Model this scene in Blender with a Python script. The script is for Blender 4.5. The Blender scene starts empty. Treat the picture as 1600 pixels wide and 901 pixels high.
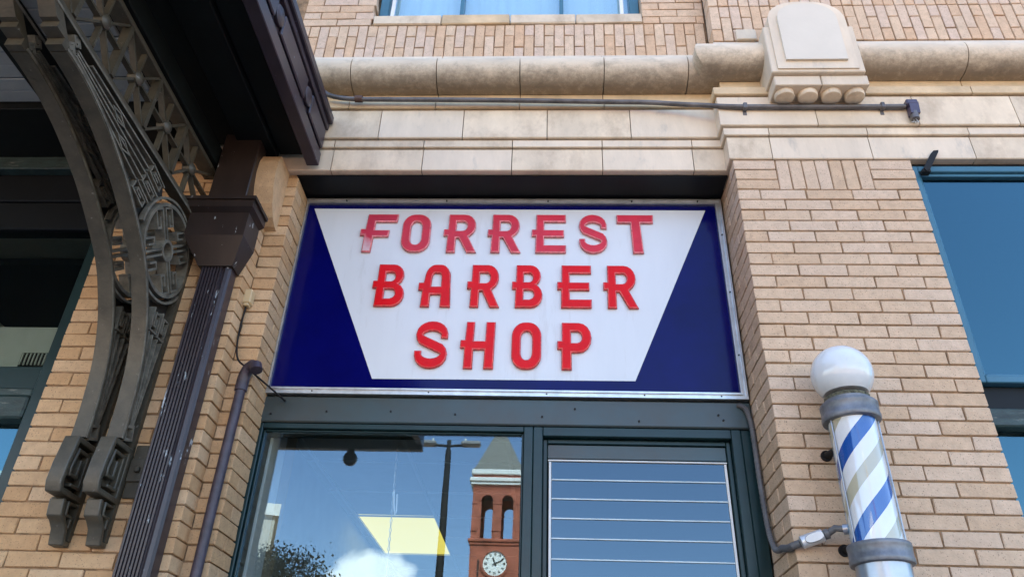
import bpy, bmesh, math, random
from mathutils import Vector, Matrix
random.seed(7)
S = bpy.context.scene
COL = S.collection
R = math.radians
PI = math.pi

# ------------------------------------------------------------------ camera
cam_d = bpy.data.cameras.new("camera")
cam = bpy.data.objects.new("camera", cam_d)
COL.objects.link(cam)
p_, y_, r_ = R(32.0114), R(-3.0988), R(2.0687)          # pitch up, yaw right, roll
fw = Vector((math.sin(y_) * math.cos(p_), math.cos(y_) * math.cos(p_), math.sin(p_)))
ri = Vector((math.cos(y_), -math.sin(y_), 0))
up = ri.cross(fw)
rt = math.cos(r_) * ri + math.sin(r_) * up
upv = -math.sin(r_) * ri + math.cos(r_) * up
M3 = Matrix((rt, upv, -fw)).transposed()
cam.matrix_world = Matrix.Translation((0, -3.0, 1.6)) @ M3.to_4x4()
cam_d.sensor_width = 36
cam_d.lens = 36 * 1206.06 / 1600
cam_d.clip_start = 0.05
cam_d.clip_end = 3000
S.camera = cam

# ------------------------------------------------------------------ sky, sun, exposure
SUN_EL, SUN_AZ = R(52), R(12)                            # the sun stands behind the shop building
W = bpy.data.worlds.new("World"); S.world = W; W.use_nodes = True
nt = W.node_tree; nt.nodes.clear()
def N(t, nt_=None, **kw):
    n = (nt_ or nt).nodes.new(t)
    for k, v in kw.items(): setattr(n, k, v)
    return n
out = N('ShaderNodeOutputWorld'); bg = N('ShaderNodeBackground'); bg.inputs[1].default_value = 0.12
sky = N('ShaderNodeTexSky', sky_type='NISHITA'); sky.sun_disc = False
sky.sun_elevation = SUN_EL; sky.sun_rotation = SUN_AZ
sky.air_density = 1.0; sky.dust_density = 0.8; sky.ozone_density = 1.0
tc = N('ShaderNodeTexCoord')
# scattered fair-weather clouds over the whole sky
nz = N('ShaderNodeTexNoise'); nz.inputs['Scale'].default_value = 3.2; nz.inputs['Detail'].default_value = 7
nz.inputs['Roughness'].default_value = 0.62
mp = N('ShaderNodeMapping'); mp.inputs['Scale'].default_value = (1, 1, 2.2); mp.inputs['Location'].default_value = (3.1, 0.4, 0.9)
nt.links.new(tc.outputs['Generated'], mp.inputs[0]); nt.links.new(mp.outputs[0], nz.inputs['Vector'])
rp = N('ShaderNodeValToRGB'); rp.color_ramp.elements[0].position = 0.69; rp.color_ramp.elements[1].position = 0.80
nt.links.new(nz.outputs[0], rp.inputs[0])
# one small cumulus low over the square in front of the shop
cd = Vector((-0.222, -1, 0.209)).normalized()
vs = N('ShaderNodeVectorMath', operation='SUBTRACT'); vs.inputs[1].default_value = cd
nt.links.new(tc.outputs['Generated'], vs.inputs[0])
vm = N('ShaderNodeVectorMath', operation='MULTIPLY'); vm.inputs[1].default_value = (20, 20, 30)
nt.links.new(vs.outputs[0], vm.inputs[0])
vl = N('ShaderNodeVectorMath', operation='LENGTH'); nt.links.new(vm.outputs[0], vl.inputs[0])
nz2 = N('ShaderNodeTexNoise'); nz2.inputs['Scale'].default_value = 16; nz2.inputs['Detail'].default_value = 6
nt.links.new(tc.outputs['Generated'], nz2.inputs['Vector'])
ad = N('ShaderNodeMath', operation='MULTIPLY_ADD'); ad.inputs[1].default_value = 2.4; nt.links.new(nz2.outputs[0], ad.inputs[0])
nt.links.new(vl.outputs['Value'], ad.inputs[2])
rp2 = N('ShaderNodeMapRange'); rp2.inputs[1].default_value = 2.15; rp2.inputs[2].default_value = 1.75
nt.links.new(ad.outputs[0], rp2.inputs[0])
mx = N('ShaderNodeMath', operation='MAXIMUM'); nt.links.new(rp.outputs[0], mx.inputs[0]); nt.links.new(rp2.outputs[0], mx.inputs[1])
fc = N('ShaderNodeMath', operation='MULTIPLY'); fc.inputs[1].default_value = 0.8; nt.links.new(mx.outputs[0], fc.inputs[0])
mix = N('ShaderNodeMixRGB'); nt.links.new(fc.outputs[0], mix.inputs[0]); nt.links.new(sky.outputs[0], mix.inputs[1])
mix.inputs[2].default_value = (13.5, 12.9, 12.2, 1)
nt.links.new(mix.outputs[0], bg.inputs[0]); nt.links.new(bg.outputs[0], out.inputs[0])

sl = bpy.data.lights.new("sun", 'SUN'); sl.energy = 4.5; sl.angle = R(0.5); sl.color = (1, 0.95, 0.87)
so = bpy.data.objects.new("sun", sl); COL.objects.link(so)
sd = Vector((math.sin(SUN_AZ) * math.cos(SUN_EL), math.cos(SUN_AZ) * math.cos(SUN_EL), math.sin(SUN_EL)))
so.rotation_euler = sd.to_track_quat('Z', 'Y').to_euler(); so.location = sd * 60
S.view_settings.view_transform = 'Standard'; S.view_settings.look = 'None'
S.view_settings.exposure = 2.55; S.view_settings.gamma = 1.0
S.cycles.max_bounces = 8; S.cycles.transparent_max_bounces = 16
S.cycles.caustics_reflective = False; S.cycles.caustics_refractive = False

# ------------------------------------------------------------------ materials
MATS = {}
def mat(name, col, rough=0.6, metal=0.0, var=0.12, vscale=6.0, bump=0.0, bscale=60.0, col2=None, spec=0.5,
        rand=0.0, stain=None, stain_scale=2.0, stain_pos=(0.55, 0.75), coat=0.0, stretch=(1, 1, 1)):
    """Principled with position noise in colour; rand varies each object's tone; stain adds a second coloured wear noise."""
    m = bpy.data.materials.new(name); m.use_nodes = True; t = m.node_tree; MATS[name] = m
    b = t.nodes['Principled BSDF']; L = t.links.new
    b.inputs['Roughness'].default_value = rough; b.inputs['Metallic'].default_value = metal
    b.inputs['Specular IOR Level'].default_value = spec
    b.inputs['Coat Weight'].default_value = coat
    g = N('ShaderNodeNewGeometry', t); mpn = N('ShaderNodeMapping', t); mpn.inputs['Scale'].default_value = stretch
    L(g.outputs['Position'], mpn.inputs[0])
    n = N('ShaderNodeTexNoise', t); n.inputs['Scale'].default_value = vscale; n.inputs['Detail'].default_value = 6
    n.inputs['Roughness'].default_value = 0.65
    L(mpn.outputs[0], n.inputs['Vector'])
    c2 = col2 or tuple(max(0, c * (1 - 2 * var)) for c in col)
    r = N('ShaderNodeMapRange', t); r.inputs[1].default_value = 0.3; r.inputs[2].default_value = 0.7
    L(n.outputs[0], r.inputs[0])
    mxn = N('ShaderNodeMixRGB', t); mxn.inputs[1].default_value = (*c2, 1)
    mxn.inputs[2].default_value = (*[min(1, c * (1 + var)) for c in col], 1)
    L(r.outputs[0], mxn.inputs[0]); cur = mxn.outputs[0]
    if stain:
        n3 = N('ShaderNodeTexNoise', t); n3.inputs['Scale'].default_value = stain_scale; n3.inputs['Detail'].default_value = 8
        n3.inputs['Roughness'].default_value = 0.7
        mp3 = N('ShaderNodeMapping', t); mp3.inputs['Location'].default_value = (5.3, 2.1, 7.7); mp3.inputs['Scale'].default_value = stretch
        L(g.outputs['Position'], mp3.inputs[0]); L(mp3.outputs[0], n3.inputs['Vector'])
        r3 = N('ShaderNodeMapRange', t); r3.inputs[1].default_value = stain_pos[0]; r3.inputs[2].default_value = stain_pos[1]
        L(n3.outputs[0], r3.inputs[0])
        m3 = N('ShaderNodeMixRGB', t); L(r3.outputs[0], m3.inputs[0]); L(cur, m3.inputs[1]); m3.inputs[2].default_value = (*stain, 1)
        cur = m3.outputs[0]
    if rand:
        oi = N('ShaderNodeObjectInfo', t); mr = N('ShaderNodeMapRange', t)
        mr.inputs[3].default_value = 1 - rand; mr.inputs[4].default_value = 1 + rand
        L(oi.outputs['Random'], mr.inputs[0])
        mm = N('ShaderNodeMixRGB', t, blend_type='MULTIPLY'); mm.inputs[0].default_value = 1
        L(cur, mm.inputs[1]); L(mr.outputs[0], mm.inputs[2]); cur = mm.outputs[0]
    L(cur, b.inputs['Base Color'])
    if bump:
        n2 = N('ShaderNodeTexNoise', t); n2.inputs['Scale'].default_value = bscale; n2.inputs['Detail'].default_value = 5
        L(mpn.outputs[0], n2.inputs['Vector'])
        bp = N('ShaderNodeBump', t); bp.inputs['Strength'].default_value = bump; bp.inputs['Distance'].default_value = 0.01
        L(n2.outputs[0], bp.inputs['Height']); L(bp.outputs[0], b.inputs['Normal'])
    return m

def brick_mat(name, a, b_, c, speck=(0.10, 0.075, 0.055)):
    m = bpy.data.materials.new(name); m.use_nodes = True; t = m.node_tree; MATS[name] = m
    b = t.nodes['Principled BSDF']; L = t.links.new
    b.inputs['Roughness'].default_value = 0.8; b.inputs['Specular IOR Level'].default_value = 0.3
    oi = N('ShaderNodeObjectInfo', t); rp = N('ShaderNodeValToRGB', t)
    e = rp.color_ramp.elements; e[0].position = 0; e[0].color = (*a, 1); e[1].position = 1; e[1].color = (*c, 1)
    k = e.new(0.5); k.color = (*b_, 1)
    L(oi.outputs['Random'], rp.inputs[0])
    g = N('ShaderNodeNewGeometry', t)
    n = N('ShaderNodeTexNoise', t); n.inputs['Scale'].default_value = 22; n.inputs['Detail'].default_value = 7; n.inputs['Roughness'].default_value = 0.7
    L(g.outputs['Position'], n.inputs['Vector'])
    r = N('ShaderNodeMapRange', t); r.inputs[1].default_value = 0.3; r.inputs[2].default_value = 0.7; r.inputs[3].default_value = 0.8; r.inputs[4].default_value = 1.12
    L(n.outputs[0], r.inputs[0])
    mm = N('ShaderNodeMixRGB', t, blend_type='MULTIPLY'); mm.inputs[0].default_value = 1
    L(rp.outputs[0], mm.inputs[1]); L(r.outputs[0], mm.inputs[2])
    v = N('ShaderNodeTexVoronoi', t); v.inputs['Scale'].default_value = 150
    L(g.outputs['Position'], v.inputs['Vector'])
    # only some cells carry an iron speck, and each speck has its own size
    sc = N('ShaderNodeSeparateColor', t); L(v.outputs['Color'], sc.inputs[0])
    th = N('ShaderNodeMath', t, operation='MULTIPLY_ADD'); th.inputs[1].default_value = 0.62; th.inputs[2].default_value = -0.26
    L(sc.outputs[0], th.inputs[0])
    sp = N('ShaderNodeMath', t, operation='LESS_THAN'); L(v.outputs['Distance'], sp.inputs[0]); L(th.outputs[0], sp.inputs[1])
    sf = N('ShaderNodeMath', t, operation='MULTIPLY'); sf.inputs[1].default_value = 0.6; L(sp.outputs[0], sf.inputs[0])
    m2 = N('ShaderNodeMixRGB', t); L(sf.outputs[0], m2.inputs[0]); L(mm.outputs[0], m2.inputs[1]); m2.inputs[2].default_value = (*speck, 1)
    # weathering in broad blotches
    n4 = N('ShaderNodeTexNoise', t); n4.inputs['Scale'].default_value = 3.5; n4.inputs['Detail'].default_value = 6
    L(g.outputs['Position'], n4.inputs['Vector'])
    r4 = N('ShaderNodeMapRange', t); r4.inputs[1].default_value = 0.35; r4.inputs[2].default_value = 0.72; r4.inputs[3].default_value = 0.0; r4.inputs[4].default_value = 0.35
    L(n4.outputs[0], r4.inputs[0])
    m4 = N('ShaderNodeMixRGB', t); L(r4.outputs[0], m4.inputs[0]); L(m2.outputs[0], m4.inputs[1]); m4.inputs[2].default_value = (*[x * 0.72 for x in b_], 1)
    L(m4.outputs[0], b.inputs['Base Color'])
    n2 = N('ShaderNodeTexNoise', t); n2.inputs['Scale'].default_value = 120; n2.inputs['Detail'].default_value = 4
    L(g.outputs['Position'], n2.inputs['Vector'])
    bp = N('ShaderNodeBump', t); bp.inputs['Strength'].default_value = 0.35; bp.inputs['Distance'].default_value = 0.006
    L(n2.outputs[0], bp.inputs['Height']); L(bp.outputs[0], b.inputs['Normal'])
    return m

def glass_mat(name, gain, tint=(0.75, 0.8, 0.8), base=0.03, ripple=0.0, refl=(0.64, 0.85, 1.0)):
    """Window glass: part mirror (both faces, so the single-surface Fresnel is multiplied), the rest clear."""
    m = bpy.data.materials.new(name); m.use_nodes = True; t = m.node_tree; t.nodes.clear(); MATS[name] = m; L = t.links.new
    o = N('ShaderNodeOutputMaterial', t); gl = N('ShaderNodeBsdfGlossy', t); gl.inputs['Roughness'].default_value = 0.0; gl.inputs['Color'].default_value = (*refl, 1)
    tr = N('ShaderNodeBsdfTransparent', t); tr.inputs[0].default_value = (*tint, 1)
    fr = N('ShaderNodeFresnel', t); gg = N('ShaderNodeNewGeometry', t)          # same reflectance from either side of a face
    e1 = N('ShaderNodeMath', t, operation='MULTIPLY_ADD'); e1.inputs[1].default_value = -2; e1.inputs[2].default_value = 1
    e2 = N('ShaderNodeMath', t, operation='POWER'); e2.inputs[0].default_value = 1.5
    L(gg.outputs['Backfacing'], e1.inputs[0]); L(e1.outputs[0], e2.inputs[1]); L(e2.outputs[0], fr.inputs[0])
    ma = N('ShaderNodeMath', t, operation='MULTIPLY_ADD'); ma.inputs[1].default_value = gain; ma.inputs[2].default_value = base; ma.use_clamp = True
    mx = N('ShaderNodeMixShader', t)
    L(fr.outputs[0], ma.inputs[0]); L(ma.outputs[0], mx.inputs[0]); L(tr.outputs[0], mx.inputs[1]); L(gl.outputs[0], mx.inputs[2])
    if ripple:
        g = N('ShaderNodeNewGeometry', t); n = N('ShaderNodeTexNoise', t); n.inputs['Scale'].default_value = 2.2
        L(g.outputs['Position'], n.inputs['Vector'])
        bp = N('ShaderNodeBump', t); bp.inputs['Strength'].default_value = ripple; bp.inputs['Distance'].default_value = 0.02
        L(n.outputs[0], bp.inputs['Height']); L(bp.outputs[0], gl.inputs['Normal'])
    L(mx.outputs[0], o.inputs[0])
    return m

def emit_mat(name, col, s):
    m = bpy.data.materials.new(name); m.use_nodes = True; b = m.node_tree.nodes['Principled BSDF']
    b.inputs['Base Color'].default_value = (0.8, 0.8, 0.7, 1); b.inputs['Emission Color'].default_value = (*col, 1); b.inputs['Emission Strength'].default_value = s
    MATS[name] = m; return m

M_brick = brick_mat('buff_brick', (0.55, 0.385, 0.25), (0.60, 0.44, 0.305), (0.61, 0.465, 0.345))
M_brick_up = brick_mat('pink_buff_brick', (0.60, 0.395, 0.25), (0.64, 0.475, 0.335), (0.61, 0.46, 0.36))
M_brick_left = brick_mat('ochre_brick', (0.50, 0.30, 0.15), (0.56, 0.365, 0.20), (0.60, 0.42, 0.26))
M_mortar = mat('brown_mortar', (0.30, 0.19, 0.105), 0.95, var=0.35, vscale=14, bump=0.5, bscale=90)
M_stone = mat('cream_terracotta', (0.655, 0.535, 0.39), 0.6, var=0.10, vscale=3.5, bump=0.12, bscale=45, rand=0.10,
              stain=(0.29, 0.205, 0.13), stain_scale=5, stain_pos=(0.47, 0.88), stretch=(1.3, 1.3, 0.8))
M_stone2 = mat('pale_terracotta', (0.67, 0.555, 0.42), 0.55, var=0.08, vscale=4, bump=0.1, bscale=45, rand=0.06,
               stain=(0.36, 0.33, 0.28), stain_scale=7, stain_pos=(0.58, 0.82), stretch=(1.6, 1.6, 0.6))
M_roll = mat('dark_band_terracotta', (0.66, 0.54, 0.40), 0.65, var=0.10, vscale=5, bump=0.2, bscale=50, rand=0.06,
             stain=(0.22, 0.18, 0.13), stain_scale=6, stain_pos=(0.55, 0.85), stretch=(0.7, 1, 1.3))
def dark_lower_band(m, z_hi, z_lo):
    '''darkens the moulding along its lower half, in a ragged band'''
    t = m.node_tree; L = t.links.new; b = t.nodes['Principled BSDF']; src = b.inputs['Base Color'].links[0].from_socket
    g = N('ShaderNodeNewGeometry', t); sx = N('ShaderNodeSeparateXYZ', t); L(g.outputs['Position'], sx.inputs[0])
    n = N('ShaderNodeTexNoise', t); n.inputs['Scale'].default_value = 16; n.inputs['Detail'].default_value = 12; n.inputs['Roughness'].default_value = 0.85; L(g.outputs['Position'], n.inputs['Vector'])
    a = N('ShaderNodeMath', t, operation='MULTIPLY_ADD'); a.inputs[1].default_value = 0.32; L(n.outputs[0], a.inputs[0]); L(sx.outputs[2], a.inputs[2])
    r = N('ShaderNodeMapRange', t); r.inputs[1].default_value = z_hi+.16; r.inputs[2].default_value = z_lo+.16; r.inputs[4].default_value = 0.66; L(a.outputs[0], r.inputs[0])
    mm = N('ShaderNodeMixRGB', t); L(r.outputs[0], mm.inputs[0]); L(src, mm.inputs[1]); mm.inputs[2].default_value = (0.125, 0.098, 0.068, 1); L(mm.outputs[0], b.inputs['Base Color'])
dark_lower_band(M_roll, 4.905, 4.815)
M_yel = mat('yellowed_terracotta', (0.62, 0.46, 0.28), 0.65, var=0.15, vscale=5, bump=0.15)
M_joint = mat('dark_joint', (0.09, 0.06, 0.04), 0.95, var=0.3)
M_frame = mat('green_black_paint', (0.0075, 0.028, 0.031), 0.3, spec=0.4, var=0.12, vscale=9, bump=0.05, bscale=30)
M_header = mat('grey_green_metal', (0.034, 0.060, 0.068), 0.30, var=0.15, vscale=3, bump=0.06, bscale=7, col2=(0.048, 0.050, 0.044))
M_frame_old = mat('peeling_green_paint', (0.02, 0.045, 0.045), 0.5, var=0.3, vscale=10, bump=0.3, stain=(0.16, 0.17, 0.15), stain_scale=9, stain_pos=(0.58, 0.7), stretch=(1, 1, 5))
M_blueframe = mat('blue_teal_paint', (0.045, 0.145, 0.215), 0.25, var=0.06)
M_darkgap = mat('black_paint_and_shade', (0.0018, 0.0032, 0.0055), 0.5, spec=0.25, var=0.3)
M_alu = mat('brushed_aluminium', (0.62, 0.63, 0.63), 0.35, metal=0.85, var=0.12, vscale=14, stretch=(1, 1, 1))
M_blue = mat('cobalt_plastic', (0.0018, 0.0025, 0.088), 0.12, var=0.10, vscale=4, spec=0.22)
M_white = mat('white_acrylic', (0.63, 0.665, 0.705), 0.22, var=0.02, vscale=2, stain=(0.50, 0.51, 0.52), stain_scale=4, stain_pos=(0.58, 0.8), stretch=(3, 1, 0.5))
M_red = mat('red_plastic', (0.66, 0.003, 0.006), 0.25, var=0.06, vscale=12, spec=0.2)
M_red_edge = mat('rubbed_lit_red_edge', (0.66, 0.06, 0.06), 0.25, var=0.25, vscale=60)  # paler red: edge highlights and paint off the bevels in one colour
M_red_haze = mat('hazed_red_plastic', (0.58, 0.024, 0.046), 0.3, spec=0.3, var=0.10, vscale=12)  # top row paler: reflected haze put into the red
M_red_haze_edge = mat('hazed_rubbed_lit_edge', (0.70, 0.18, 0.20), 0.3, var=0.25, vscale=60)  # bevels of the hazed row, edge highlights put into the colour
M_red_bald = mat('worn_off_red', (0.50, 0.026, 0.055), 0.3, var=0.08, vscale=12, spec=0.3)
def wear_foot(m):
    '''paint rubbed off towards the foot and the left spur of the letter, with a ragged edge'''
    t = m.node_tree; L = t.links.new; b = t.nodes['Principled BSDF']; src = b.inputs['Base Color'].links[0].from_socket
    tcn = N('ShaderNodeTexCoord', t); sx = N('ShaderNodeSeparateXYZ', t); L(tcn.outputs['Object'], sx.inputs[0])
    n = N('ShaderNodeTexNoise', t); n.inputs['Scale'].default_value = 22; n.inputs['Detail'].default_value = 6; L(tcn.outputs['Object'], n.inputs['Vector'])
    a = N('ShaderNodeMath', t, operation='MULTIPLY_ADD'); a.inputs[1].default_value = 0.11; L(n.outputs[0], a.inputs[0]); L(sx.outputs[1], a.inputs[2])
    x = N('ShaderNodeMath', t, operation='MULTIPLY_ADD'); x.inputs[1].default_value = 0.9; L(sx.outputs[0], x.inputs[0]); L(a.outputs[0], x.inputs[2])
    r = N('ShaderNodeMapRange', t); r.inputs[1].default_value = 0.195; r.inputs[2].default_value = 0.125; L(x.outputs[0], r.inputs[0])
    mm = N('ShaderNodeMixRGB', t); L(r.outputs[0], mm.inputs[0]); L(src, mm.inputs[1]); mm.inputs[2].default_value = (0.60, 0.42, 0.46, 1); L(mm.outputs[0], b.inputs['Base Color'])
wear_foot(M_red_bald)
M_iron = mat('grey_green_iron_paint', (0.066, 0.058, 0.041), 0.45, var=0.2, vscale=14, bump=0.15, bscale=60,
             stain=(0.20, 0.19, 0.17), stain_scale=38, stain_pos=(0.63, 0.70))
M_iron_shade = mat('shaded_recess_iron', (0.012, 0.011, 0.009), 0.7, var=0.3, vscale=20)  # near black: shade of the openwork recesses put into the colour
M_iron_lit = mat('lit_iron_paint', (0.15, 0.14, 0.112), 0.5, var=0.3, vscale=20, bump=0.15, bscale=60)  # paler iron: light caught on raised faces and rims, put into the colour
M_brown = mat('dark_brown_metal', (0.024, 0.0145, 0.0115), 0.45, var=0.15, vscale=10, bump=0.04, stain=(0.42, 0.44, 0.44), stain_scale=19, stain_pos=(0.64, 0.66), stretch=(1.6, 1, 0.55))
M_spout = mat('violet_brown_metal', (0.034, 0.027, 0.033), 0.33, var=0.15, vscale=10, bump=0.03, stain=(0.36, 0.42, 0.46), stain_scale=17, stain_pos=(0.625, 0.65), stretch=(1.8, 1, 0.42))
M_pipe = mat('violet_pipe_paint', (0.045, 0.034, 0.050), 0.45, var=0.25, vscale=25, bump=0.15, bscale=120)
M_fascia = mat('purple_brown_fascia', (0.036, 0.028, 0.040), 0.38, var=0.15, vscale=8, bump=0.04, stain=(0.22, 0.25, 0.38), stain_scale=22, stain_pos=(0.65, 0.72), stretch=(1, 1.2, 1.2))
M_soffit = mat('black_green_soffit', (0.004, 0.0065, 0.0065), 0.6, spec=0.2, var=0.3, vscale=6, stain=(0.012, 0.03, 0.024), stain_scale=10, stain_pos=(0.66, 0.75))
M_plank = mat('grey_white_planks', (0.27, 0.31, 0.325), 0.6, var=0.08, rand=0.05)
M_cond = mat('grey_conduit_paint', (0.13, 0.12, 0.12), 0.42, metal=0.2, var=0.3, vscale=8)
M_cond_p = mat('violet_fitting_paint', (0.06, 0.05, 0.085), 0.4, var=0.2)
M_flex = mat('grey_flex', (0.11, 0.11, 0.115), 0.5, var=0.2)
M_fit = mat('cast_white_metal', (0.62, 0.63, 0.64), 0.35, metal=0.5, var=0.1)
M_band = mat('weathered_zinc', (0.19, 0.20, 0.22), 0.45, metal=0.35, var=0.25, vscale=12, bump=0.15)
M_steel = mat('pale_steel', (0.34, 0.36, 0.40), 0.3, metal=0.7, var=0.1)
M_globe = mat('opal_glass', (0.65, 0.685, 0.705), 0.09, var=0.03, vscale=9, coat=0.4, stain=(0.42, 0.41, 0.36), stain_scale=9, stain_pos=(0.55, 0.85))
M_grime = mat('green_grime', (0.12, 0.12, 0.08), 0.9, var=0.5, vscale=90)
M_cream = mat('cream_plastic', (0.55, 0.42, 0.24), 0.5, var=0.05)
M_black = mat('black_rubber', (0.012, 0.011, 0.011), 0.6, spec=0.25, var=0.2)
M_louv = glass_mat('louvre_glass', 2.3, (0.30, 0.34, 0.36), 0.02, ripple=0.03)
M_slat = mat('ground_glass_edge', (0.62, 0.72, 0.76), 0.35, var=0.1)
M_wtrack = mat('white_track', (0.70, 0.72, 0.72), 0.4, var=0.05)
M_glass = glass_mat('plate_glass', 1.95, (0.84, 0.88, 0.88), 0.01, ripple=0.006, refl=(0.65, 0.85, 1.0))
M_glass_d = glass_mat('dim_glass', 0.25, (0.85, 0.9, 0.87), 0.0)
M_glass_r = glass_mat('blue_mirror_glass', 2.5, (0.25, 0.30, 0.32), 0.02, ripple=0.02, refl=(0.42, 0.84, 1.0))
M_curtain = mat('sky_tinted_blind', (0.50, 0.76, 0.90), 0.9, var=0.05, vscale=3, stretch=(8, 1, 0.3))  # blind coloured sky blue to stand for the reflection in the panes
M_ceil = mat('ceiling_tile', (0.62, 0.62, 0.60), 0.9, var=0.04)
M_room = mat('room_paint', (0.35, 0.36, 0.36), 0.9, var=0.05)
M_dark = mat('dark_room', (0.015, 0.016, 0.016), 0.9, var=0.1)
M_panel = emit_mat('lit_diffuser', (1.0, 0.80, 0.13), 0.205)
M_chain = mat('chain_steel', (0.6, 0.62, 0.63), 0.3, metal=0.7, var=0.1)
M_pave = mat('concrete_pavement', (0.36, 0.34, 0.31), 0.9, var=0.12, vscale=3, bump=0.2)
M_bounce_paving = mat('warm_bounce_paving', (0.36, 0.235, 0.16), 0.9, var=0.2, vscale=2, bump=0.2)
M_road = mat('asphalt', (0.055, 0.055, 0.057), 0.9, var=0.2, vscale=6, bump=0.3)
M_ground = mat('dry_ground', (0.16, 0.16, 0.10), 0.95, var=0.3, vscale=0.4)
M_wall = mat('plain_buff_wall', (0.40, 0.32, 0.23), 0.9, var=0.1, vscale=1.5, bump=0.2)
M_tbrick = mat('red_sandstone', (0.38, 0.105, 0.055), 0.85, var=0.18, vscale=0.9, bump=0.2, bscale=4)
M_twhite = mat('white_cornice_paint', (0.72, 0.70, 0.64), 0.6, var=0.05)
M_troof = mat('slate_roof', (0.165, 0.155, 0.13), 0.8, var=0.15, vscale=1.2, stretch=(1, 1, 8))
M_tdark = mat('dark_belfry', (0.05, 0.03, 0.025), 0.9, var=0.1)
M_clock = mat('clock_enamel', (0.80, 0.78, 0.70), 0.4, var=0.02)
M_bark = mat('bark', (0.09, 0.07, 0.05), 0.9, var=0.3, vscale=8)
M_leaf = mat('dark_leaf', (0.035, 0.04, 0.022), 0.6, var=0.4, vscale=1.3)
M_bld = mat('beige_render', (0.46, 0.42, 0.34), 0.9, var=0.06, vscale=0.4)
M_line = mat('road_paint_white', (0.78, 0.78, 0.75), 0.7, var=0.1)

def stripe_mat():
    m = bpy.data.materials.new('barber_stripes'); m.use_nodes = True; t = m.node_tree; L = t.links.new; MATS['barber_stripes'] = m
    b = t.nodes['Principled BSDF']; b.inputs['Roughness'].default_value = 0.12; b.inputs['Coat Weight'].default_value = 0.5
    b.inputs['Coat Roughness'].default_value = 0.03
    tcn = N('ShaderNodeTexCoord', t); sx = N('ShaderNodeSeparateXYZ', t); L(tcn.outputs['Object'], sx.inputs[0])
    at = N('ShaderNodeMath', t, operation='ARCTAN2'); L(sx.outputs[1], at.inputs[0]); L(sx.outputs[0], at.inputs[1])
    a = N('ShaderNodeMath', t, operation='MULTIPLY'); a.inputs[1].default_value = -2 / (2 * PI); L(at.outputs[0], a.inputs[0])
    z = N('ShaderNodeMath', t, operation='MULTIPLY_ADD'); z.inputs[1].default_value = 2 / 0.575; z.inputs[2].default_value = STRIPE_PHASE; L(sx.outputs[2], z.inputs[0])
    s = N('ShaderNodeMath', t, operation='ADD'); L(a.outputs[0], s.inputs[0]); L(z.outputs[0], s.inputs[1])
    f = N('ShaderNodeMath', t, operation='FRACT'); L(s.outputs[0], f.inputs[0])
    rp = N('ShaderNodeValToRGB', t); rp.color_ramp.interpolation = 'CONSTANT'
    e = rp.color_ramp.elements
    wh = (0.82, 0.83, 0.83, 1)
    e[0].position = 0; e[0].color = (0.012, 0.085, 0.36, 1)
    e[1].position = 0.25; e[1].color = wh
    k = e.new(0.53); k.color = (0.52, 0.48, 0.34, 1)
    k = e.new(0.74); k.color = wh
    L(f.outputs[0], rp.inputs[0])
    n = N('ShaderNodeTexNoise', t); n.inputs['Scale'].default_value = 9; n.inputs['Detail'].default_value = 6; L(tcn.outputs['Object'], n.inputs['Vector'])
    r = N('ShaderNodeMapRange', t); r.inputs[3].default_value = 0.85; r.inputs[4].default_value = 1.1; L(n.outputs[0], r.inputs[0])
    mm = N('ShaderNodeMixRGB', t, blend_type='MULTIPLY'); mm.inputs[0].default_value = 1; L(rp.outputs[0], mm.inputs[1]); L(r.outputs[0], mm.inputs[2])
    L(mm.outputs[0], b.inputs['Base Color'])
    return m
STRIPE_PHASE = 0.0
M_stripe = stripe_mat()

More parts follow.
